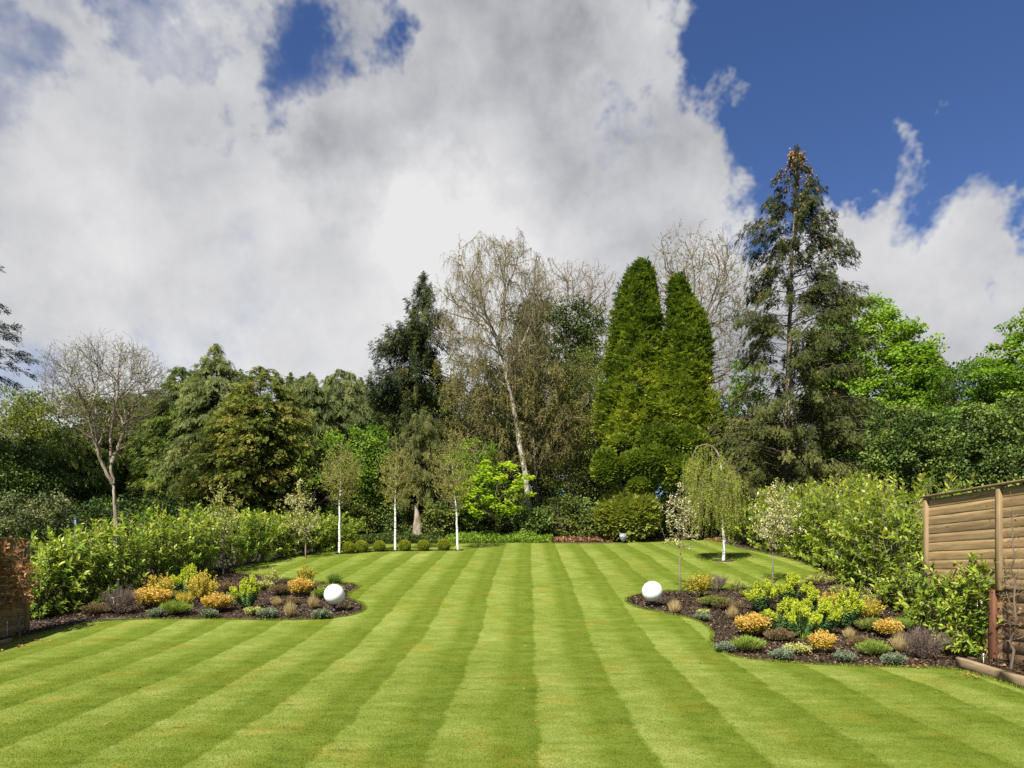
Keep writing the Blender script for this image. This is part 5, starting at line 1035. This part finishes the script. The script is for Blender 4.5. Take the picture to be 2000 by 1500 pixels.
# ------------------------------------------------------------------ lamps
M['opal'] = plain('opal', (.86, .86, .85), .25, .5, var=.01)
M['black_plastic'] = plain('black_plastic', (.02, .02, .02), .5)
M['grey_plastic'] = plain('grey_plastic', (.22, .24, .27), .45)
M['clear_band'] = plain('clear_band', (.45, .48, .52), .2)
def globe(label, px, cy, wpx, fy):
    b = at(px, fy); r = wpx / 2 / F * b[1]; zc = E + (HZ - cy) / F * b[1] - b[2]
    gl = MB(); a = np.linspace(.16, pi, 22); lathe(gl, [(max(.001, r * sin(t)), zc - r * cos(t)) for t in a], 40)
    nk = MB(); lathe(nk, [(.06, zc - r * 1.10), (.075, zc - r * 1.09), (.08, zc - r * 1.0), (.07, zc - r * .96), (.06, zc - r * .9)], 20)
    ft = MB(); lathe(ft, [(.001, -.06), (.05, -.05), (.05, .02), (.03, .03), (.03, zc - r * 1.1), (.06, zc - r * 1.1)], 14)
    for m_ in (gl, nk, ft): m_.v = [v + np.array(b, np.float32) for v in m_.v]
    thing('globe_lamp', label, 'lamp', b, [('globe', gl, M['opal'], True), ('collar', nk, M['black_plastic'], True), ('ground_post', ft, M['black_plastic'], True)], 'white globe lamps in the flower beds')
globe('white globe lamp on the left flower bed tip', 653, 1161, 40, 1192)
globe('white globe lamp on the right flower bed tip', 1274, 1155, 40, 1184)
b = at(1217, 1061); sz = 18 / F * b[1]; hm = MB(); hd = MB(); bn = MB()
lathe(hd, [(.02, .06), (.06, .09), (sz * .32, sz * .42), (sz * .40, sz * .72)], 18); lathe(bn, [(sz * .40, sz * .722), (sz * .41, sz * .86), (sz * .41, sz * .865)], 18)
lathe(hm, [(sz * .42, sz * .87), (sz * .42, sz * .93), (sz * .34, sz * 1.04), (.001, sz * 1.06)], 18); sp = MB(); lathe(sp, [(.012, -.05), (.02, .065)], 10)
for m_ in (hd, bn, hm, sp): m_.v = [v + np.array(b, np.float32) for v in m_.v]
thing('garden_light', 'grey urn-shaped garden light on the bark strip at the far edge', 'lamp', b, [('lamp_body', hd, M['grey_plastic'], True), ('light_band', bn, M['clear_band'], True, 'lamp_body'), ('cap', hm, M['grey_plastic'], True), ('spike', sp, M['black_plastic'], True)])

# ------------------------------------------------------------------ timber fences
def woodmat(name, cols, sc_=(1., 1., 1.), kn=True):
    m, nt, nd, lk = newmat(name); tc = nd.new('ShaderNodeTexCoord'); at_ = nd.new('ShaderNodeAttribute'); at_.attribute_name = 'tint'
    cb = nd.new('ShaderNodeCombineXYZ'); mu = nd.new('ShaderNodeMath'); mu.operation = 'MULTIPLY'; mu.inputs[1].default_value = 37.; lk.new(at_.outputs['Fac'], mu.inputs[0]); lk.new(mu.outputs[0], cb.inputs[0]); lk.new(mu.outputs[0], cb.inputs[1])
    va = nd.new('ShaderNodeVectorMath'); va.operation = 'ADD'; lk.new(tc.outputs['Object'], va.inputs[0]); lk.new(cb.outputs[0], va.inputs[1])
    mp = nd.new('ShaderNodeMapping'); mp.inputs['Scale'].default_value = sc_; lk.new(va.outputs[0], mp.inputs['Vector'])
    nz = nd.new('ShaderNodeTexNoise'); nz.inputs['Scale'].default_value = 1.; nz.inputs['Detail'].default_value = 6; nz.inputs['Roughness'].default_value = .6; nz.inputs['Distortion'].default_value = .5; lk.new(mp.outputs[0], nz.inputs['Vector'])
    r = ramp(nd, cols, [.28, .5, .72]); lk.new(nz.outputs['Fac'], r.inputs['Fac'])
    vo = nd.new('ShaderNodeTexVoronoi'); vo.inputs['Scale'].default_value = 3.2; lk.new(va.outputs[0], vo.inputs['Vector'])
    k = ramp(nd, [(.45, .35, .28), (1, 1, 1)], [.03, .11]); lk.new(vo.outputs['Distance'], k.inputs['Fac'])
    mx = nd.new('ShaderNodeMix'); mx.data_type = 'RGBA'; mx.blend_type = 'MULTIPLY'; mx.inputs[0].default_value = .9 if kn else 0; lk.new(r.outputs[0], mx.inputs[6]); lk.new(k.outputs[0], mx.inputs[7])
    tv = nd.new('ShaderNodeMix'); tv.data_type = 'RGBA'; tv.blend_type = 'MULTIPLY'; tv.inputs[0].default_value = 1; tr = ramp(nd, [(.74, .70, .64), (1.12, 1.04, .92)]); lk.new(at_.outputs['Fac'], tr.inputs['Fac']); lk.new(mx.outputs[2], tv.inputs[6]); lk.new(tr.outputs[0], tv.inputs[7])
    p = nd.new('ShaderNodeBsdfPrincipled'); p.inputs['Roughness'].default_value = .75; p.inputs['Specular IOR Level'].default_value = .25; lk.new(tv.outputs[2], p.inputs['Base Color'])
    b_ = nd.new('ShaderNodeBump'); b_.inputs['Strength'].default_value = .35; b_.inputs['Distance'].default_value = .006; lk.new(nz.outputs['Fac'], b_.inputs['Height']); lk.new(b_.outputs[0], p.inputs['Normal'])
    out = nd.new('ShaderNodeOutputMaterial'); lk.new(p.outputs[0], out.inputs[0]); return m
M['fence_wood'] = woodmat('fence_wood', [(.16, .105, .055), (.25, .18, .095), (.35, .27, .155)], (9., 1.3, 22.))
M['post_wood'] = woodmat('post_wood', [(.20, .145, .08), (.30, .225, .13), (.38, .30, .19)], (14., 14., 1.4))
M['wall_wood'] = woodmat('wall_wood', [(.12, .075, .04), (.20, .13, .075), (.29, .20, .12)], (9., 1.3, 18.))
M['dark_post'] = woodmat('dark_post', [(.08, .035, .02), (.13, .06, .035), (.19, .09, .055)], (14., 14., 1.4), False)
M['sleeper_wood'] = woodmat('sleeper_wood', [(.15, .11, .07), (.26, .20, .13), (.38, .31, .21)], (9., 1.3, 18.))
# right: a line x = xr(y); timber panels on a timber retaining wall
def xr(y): return 8.6 - .044 * (y - 12.6)
ang = math.atan(.044)
def vbox(mb, y0, y1, z0, z1, xoff, th, t, bev=.006):
    """a board lying along the fence line between y0 and y1"""
    ym = (y0 + y1) / 2; boxm(mb, (xr(ym) + xoff, ym, (z0 + z1) / 2), (th, (y1 - y0) / cos(ang), z1 - z0), ang, t, bev)
posts = [14.67, 12.60, 10.53, 8.46, 6.39, 4.32, 2.25, .18]
zb, zt = E - .325, E + 1.50
pn = MB(); ps = []
for a, b_ in zip(posts[1:], posts[:-1]):
    n = 10; h = (zt - zb - .04) / n
    for k in range(n):
        # each board overlaps like weatherboarding: rounded lower edge stands proud
        z0 = zb + k * h; y0, y1 = a + .055, b_ - .055; ym = (y0 + y1) / 2; t = U(0, 1)
        prof = [(0, 0), (-.010, .001), (-.0125, .004), (-.0135, .03), (-.012, h * .6), (-.0095, h - .002), (0, h - .001)]
        m = 12; yy = np.linspace(y0, y1, m); wv = .002 * np.sin(yy * 3 + k * 2) + Nn() * .001
        V = np.array([[(xr(y) + px_, y, z0 + pz + wv[j_] + Nn() * .0006) for px_, pz in prof] for j_, y in enumerate(yy)]).reshape(-1, 3); q = len(prof)
        f = [[j_ * q + k_, (j_ + 1) * q + k_, (j_ + 1) * q + (k_ + 1) % q, j_ * q + (k_ + 1) % q] for j_ in range(m - 1) for k_ in range(q)]
        pn.add(V, f, t)
fl = []
for y in posts:
    m_ = MB(); vbox(m_, y - .048, y + .048, zb - .02, zt - .01, -.02, .10, U(.3, .9)); fl.append(m_)
cp = MB(); vbox(cp, posts[-1] - .05, posts[0] + .10, zt, zt + .035, -.02, .16, .6)
loc = (xr(14.67), 14.67, float(gz(14.67)))
root = thing('timber_fence', 'tall honey-coloured timber fence of horizontal boards on the right', 'fence', loc, [('board_panel', pn, M['fence_wood']), ('cap_rail', cp, M['post_wood'])])
for m_ in fl:
    m_.v = [v - np.array(loc, np.float32) for v in m_.v]; m_.build('post', M['post_wood'], root)
wl = MB(); zl = float(gz(8)) - .35; wv = 0
for a, b_ in zip(posts[1:], posts[:-1]):
    z = zb - .006
    while z > zl:
        vbox(wl, a + .002, b_ - .002, z - .217, z, .045 + U(-.004, .004), .06, U(0, 1), .004); z -= .22
root = thing('retaining_wall', 'darker rough timber retaining wall below the right fence', 'wall', loc, [('board_panel', wl, M['wall_wood'])])
for y in [12.76, 10.7, 8.6, 6.5, 4.4]:
    m_ = MB(); vbox(m_, y - .06, y + .06, zl, zb - .008, -.03, .08, U(.3, .8)); m_.v = [v - np.array(loc, np.float32) for v in m_.v]; m_.build('post', M['dark_post'], root)
# sleeper edging, right
p0 = at(1868, 1306)[:2]; p1 = np.array([7.76, 10.9]); sl = p1 - p0
def sleeper(label, y0, y1, x0, x1, w=.12, h=.17, dz=.0):
    m_ = MB(); m = 8; yy = np.linspace(y0, y1, m); xx = np.linspace(x0, x1, m); zz = gz(yy) + dz; V = []
    for x, y, z in zip(xx, yy, zz):
        V += [(x, y, z - .05), (x, y, z + h - .01), (x + .01, y, z + h), (x + w - .01, y, z + h), (x + w, y, z + h - .01), (x + w, y, z - .05)]
    f = [[j * 6 + k, j * 6 + (k + 1) % 6, (j + 1) * 6 + (k + 1) % 6, (j + 1) * 6 + k] for j in range(m - 1) for k in range(6)]
    m_.add(V, f, .6)
    for e in (0, (m - 1) * 6): m_.f.append(np.array([[e, e + 1, e + 4, e + 5], [e + 1, e + 2, e + 3, e + 4]]))
    o = m_.build('sleeper', M['sleeper_wood']); return tag(o, label, 'timber edging', 'timber sleepers edging the lawn')
sleeper('timber sleeper edging at the right end of the right bed', 11.35, 12.55, 7.74, 7.76)
sleeper('timber sleeper edging cut by the right edge of the picture', 8.9, 11.34, 7.70, 7.74)
# soil strip behind the sleeper
sheet('raised_bed', np.array([(7.85, 2), (8.62, 2), (8.60, 12.5), (8.2, 12.9), (7.88, 12.5)]), M['soil'], .11, .5, .12)
mb = MB(); p = np.column_stack([U(7.87, 8.6, 5000), U(9, 12.6, 5000)]); P = np.column_stack([p, gz(p[:, 1]) + .12 + np.abs(Nn(size=5000)) * .012]); D = rdir(5000, 0, .35); S = unit(np.cross(D, rdir(5000, 2.))); sz = U(.012, .04, 5000)
diamonds(mb, P - D * sz[:, None], D, S, sz * 2, sz * .45, np.clip(rng.beta(1.3, 3, 5000), 0, 1)); tag(mb.build('bark_mulch', M['chips']), 'bark chips in the narrow raised strip by the right fence', 'bark mulch', kind='stuff')
# left fence
def lfence():
    pn = MB(); X = -10.95; zt_ = E + .70; loc = (X, 16.1, float(gz(16.1))); yp = [16.15, 14.1, 12.05, 10.0, 7.95, 5.9]; out = []
    for a, b_ in zip(yp[1:], yp[:-1]):
        z0 = float(gz(a)) - .02; k = 0; z = z0
        while z < zt_ - .05:
            z1 = min(z + .18, zt_ - .03); boxm(pn, (X - .0, (a + b_) / 2, (z + z1) / 2), (.03, b_ - a - .1, z1 - z - .004), 0, U(0, 1), .006); z += .18
    cp = MB(); boxm(cp, (X, (yp[0] + yp[-1]) / 2 + .04, zt_), (.13, yp[0] - yp[-1] + .14, .035), 0, .6, .006)
    r = thing('timber_fence', 'low weathered timber fence end at the left edge behind copper leaves', 'fence', loc, [('board_panel', pn, M['fence_wood']), ('cap_rail', cp, M['post_wood'])])
    for y in yp:
        m_ = MB(); boxm(m_, (X + .01, y, (float(gz(y)) - .1 + zt_ - .02) / 2), (.10, .10, zt_ - float(gz(y)) + .08), 0, U(.2, .8), .006); m_.v = [v - np.array(loc, np.float32) for v in m_.v]; m_.build('post', M['post_wood'], r)
lfence()
sleeper('timber edging board in front of the left fence', 12.6, 14.9, -10.55, -10.45, .06, .08)
# beech with copper leaves on the left fence, thin sapling on the right fence
def fence_tree(name, label, base, rows, mat, leaves, ll, nb, r0, d, x=None, top=None):
    b = np.array([(base[0] - CX) / F * d, d, float(gz(d))]); env = Env(rows, d, .35); topx = env.C(env.z1)
    tk = MB(); C, R = tube1(tk, [b, [b[0] + .05, d, (b[2] + env.z1) / 2], [topx, d, env.z1]], r0, .004, 8, 22, wob=.02); sk = Skel(C[4:], R[4:]); bk = MB()
    for n in nb: sk.grow(env.vol(n, .3), 6, end=(0, 0, .3), tip=.003, wob=.12, ratio=.5); tubes(bk, sk.C[-1], sk.R[-1], 3)
    P, T, R_ = sk.pool([-1, -2], .3); j = rng.integers(0, len(P), leaves); D = unit(T[j] + rdir(leaves, -.2)); fo = MB(); folded(fo, P[j] + Nn(size=(leaves, 3)) * .02, D, perp(D), ll * U(.6, 1.2, leaves), ll * .27, U(.1, .95, leaves), .3, .3)
    return thing(name, label, 'tree', b, [('trunk', tk, M['bark'], True), ('branches', bk, M['twig_brown'], True), ('leaves', fo, M[mat])])
fence_tree('beech_sapling', 'beech sapling with copper dead leaves against the left fence', (38, 1225), [(1045, 20, 40), (1070, -20, 55), (1110, -40, 72), (1160, -40, 75), (1190, -20, 50)], 'dead_leaf', 900, .10, (16, 60, 160), .025, 15.3)
fence_tree('pleached_sapling', 'bare thin sapling with a few dry leaves trained on the right fence', (1976, 1322), [(960, 1966, 1980), (1040, 1955, 2000), (1120, 1945, 2015), (1200, 1945, 2015), (1260, 1955, 2010)], 'dead_leaf', 60, .06, (12, 40, 120), .028, 11.7)
# ------------------------------------------------------------------ small things
M['tag_white'] = plain('tag_white', (.8, .8, .8), .4)
M['hose'] = plain('hose', (.03, .03, .035), .4)
def plant_tag(label, px, py, hgt=.22, rz=0., head=(.035, .05), z=0., lean=.1, d=None):
    b = at(px, py); b[2] += z; sp = MB(); boxm(sp, b + [0, 0, hgt / 2], (.008, .004, hgt), rz, .5); hd = MB(); boxm(hd, b + [0, -.005, hgt + head[1] / 2], (head[0], .003, head[1]), rz, .5)
    thing('plant_label', label, 'plant label', b, [('spike', sp, M['tag_white']), ('label_face', hd, M['tag_white'])], 'white plant labels')
plant_tag('white plant label on a thin spike before the left fence', 14, 1242, .26)
plant_tag('white plant label behind the right sleeper edging', 1921, 1312, .16, .4, z=.1)
plant_tag('white plant label among the leafless twigs in the left bed', 222, 1195, .34, .3, (.09, .02))
# irrigation hose at the left bed
mb = MB(); pts = [at(x, y) + [0, 0, .03] for x, y in [(60, 1218), (110, 1219), (160, 1215), (205, 1211), (245, 1210)]]; tube1(mb, pts, .011, .011, 8, 30); tag(mb.build('hose', M['hose'], None, True), 'black irrigation hose lying along the left bed edge', 'hose')
# blue post behind the left hedge
b = WP(148, 1052, 24.); b[2] = float(gz(24.)); m_ = MB(); boxm(m_, b + [0, 0, .85], (.09, .09, 1.95), 0, .5, .01); tp = MB(); boxm(tp, b + [.0, 0, 1.85], (.12, .12, .04), 0, .5, .006)
M['blue_paint'] = plain('blue_paint', (.03, .05, .10), .5)
thing('blue_post', 'dark blue post standing up behind the left laurel hedge', 'post', b, [('post_shaft', m_, M['blue_paint']), ('post_cap', tp, M['blue_paint'])])
# conical stump of a felled trunk with ivy, and the roots round it
b = np.array([(817 - CX) / F * 39.6, 39.6, float(gz(39.6))]); m_ = MB(); a = np.linspace(0, 1, 10); C = np.stack([b[0] - .1 * a, b[1] + 0 * a, b[2] - .1 + 1.9 * a], 1); tubes(m_, C, (.42 - .30 * a ** .6)[None][0], 14)
m_.v[0] += (Nn(size=m_.v[0].shape) * .02).astype(np.float32); thing('tree_stump', 'pale tapering stump between the middle and third young birches', 'stump', b, [('trunk', m_, M['bark_tan'], True)])
# fallen leaves and petals on the lawn
mb = MB(); n = 260; p = scatter_in(lawn_s, n, 22); P = np.column_stack([p, gz(p[:, 1]) + .02]); D = rdir(n, .1, .3); S = unit(np.cross(D, rdir(n, 2.))); folded(mb, P, D, S, U(.025, .06, n), U(.010, .02, n), U(.2, 1, n), .4, .4)
p = np.array([at(x + Nn() * 14, y + abs(Nn()) * 5) for x, y in [(30, 1258), (60, 1250), (1890, 1318), (1600, 1120), (1520, 1236), (1790, 1300)] for _ in range(22)]); n = len(p); P = p + [0, 0, .03]; D = rdir(n, .1, .3); S = unit(np.cross(D, rdir(n, 2.))); folded(mb, P, D, S, U(.04, .08, n), U(.014, .026, n), U(.2, 1, n), .4, .4)
tag(mb.build('fallen_leaves', M['dead_leaf']), 'dry fallen leaves scattered over the lawn and bed edges', 'leaves', kind='stuff')
mb = MB(); n = 26000; p = np.column_stack([U(-13, -3.2, n), U(35.6, 39.5, n)]); p = p[~inside(p, lawn_s)]; n = len(p); P = np.column_stack([p, gz(p[:, 1]) + U(0, .22, n) * (1 + .9 * lump(np.column_stack([p, p[:, :1] * 0]), 2.))]); D = rdir(n, .6); diamonds(mb, P, D, perp(D), U(.08, .16, n), .035, U(0, .8, n)); tag(mb.build('ground_cover', M['ivy']), 'dark ivy ground cover behind the box balls', 'ground cover', kind='stuff')
# ground cover with bluebells along the far edge
mb = MB(); n = 13000; p = np.column_stack([U(-3.4, 2, n), U(35.8, 40.3, n)]); p = p[~inside(p, lawn_s)]; n = len(p); P = np.column_stack([p, gz(p[:, 1]) + U(0, .25, n) * (1 + .9 * lump(np.column_stack([p, p[:, :1] * 0]), 2.))]); D = rdir(n, .6); diamonds(mb, P, D, perp(D), U(.08, .16, n), .035, U(0, 1, n)); tag(mb.build('ground_cover', M['fresh']), 'leafy green ground cover along the far edge of the lawn', 'ground cover', kind='stuff')
mb = MB(); n = 160; px = np.concatenate([Nn(size=n // 2) * 14 + 942, Nn(size=n // 2) * 12 + 885]); P = np.stack([(px - CX) / F * 39, np.full(n, 39.) + U(-.3, .3, n), gz(39.) + U(.15, .4, n)], 1); D = rdir(n, -.3); diamonds(mb, P, D, perp(D), .08, .03, U(0, 1, n)); tag(mb.build('bluebell_flowers', M['bluebell']), 'patch of bluebells at the foot of the dark shrubs', 'flowers', kind='stuff')
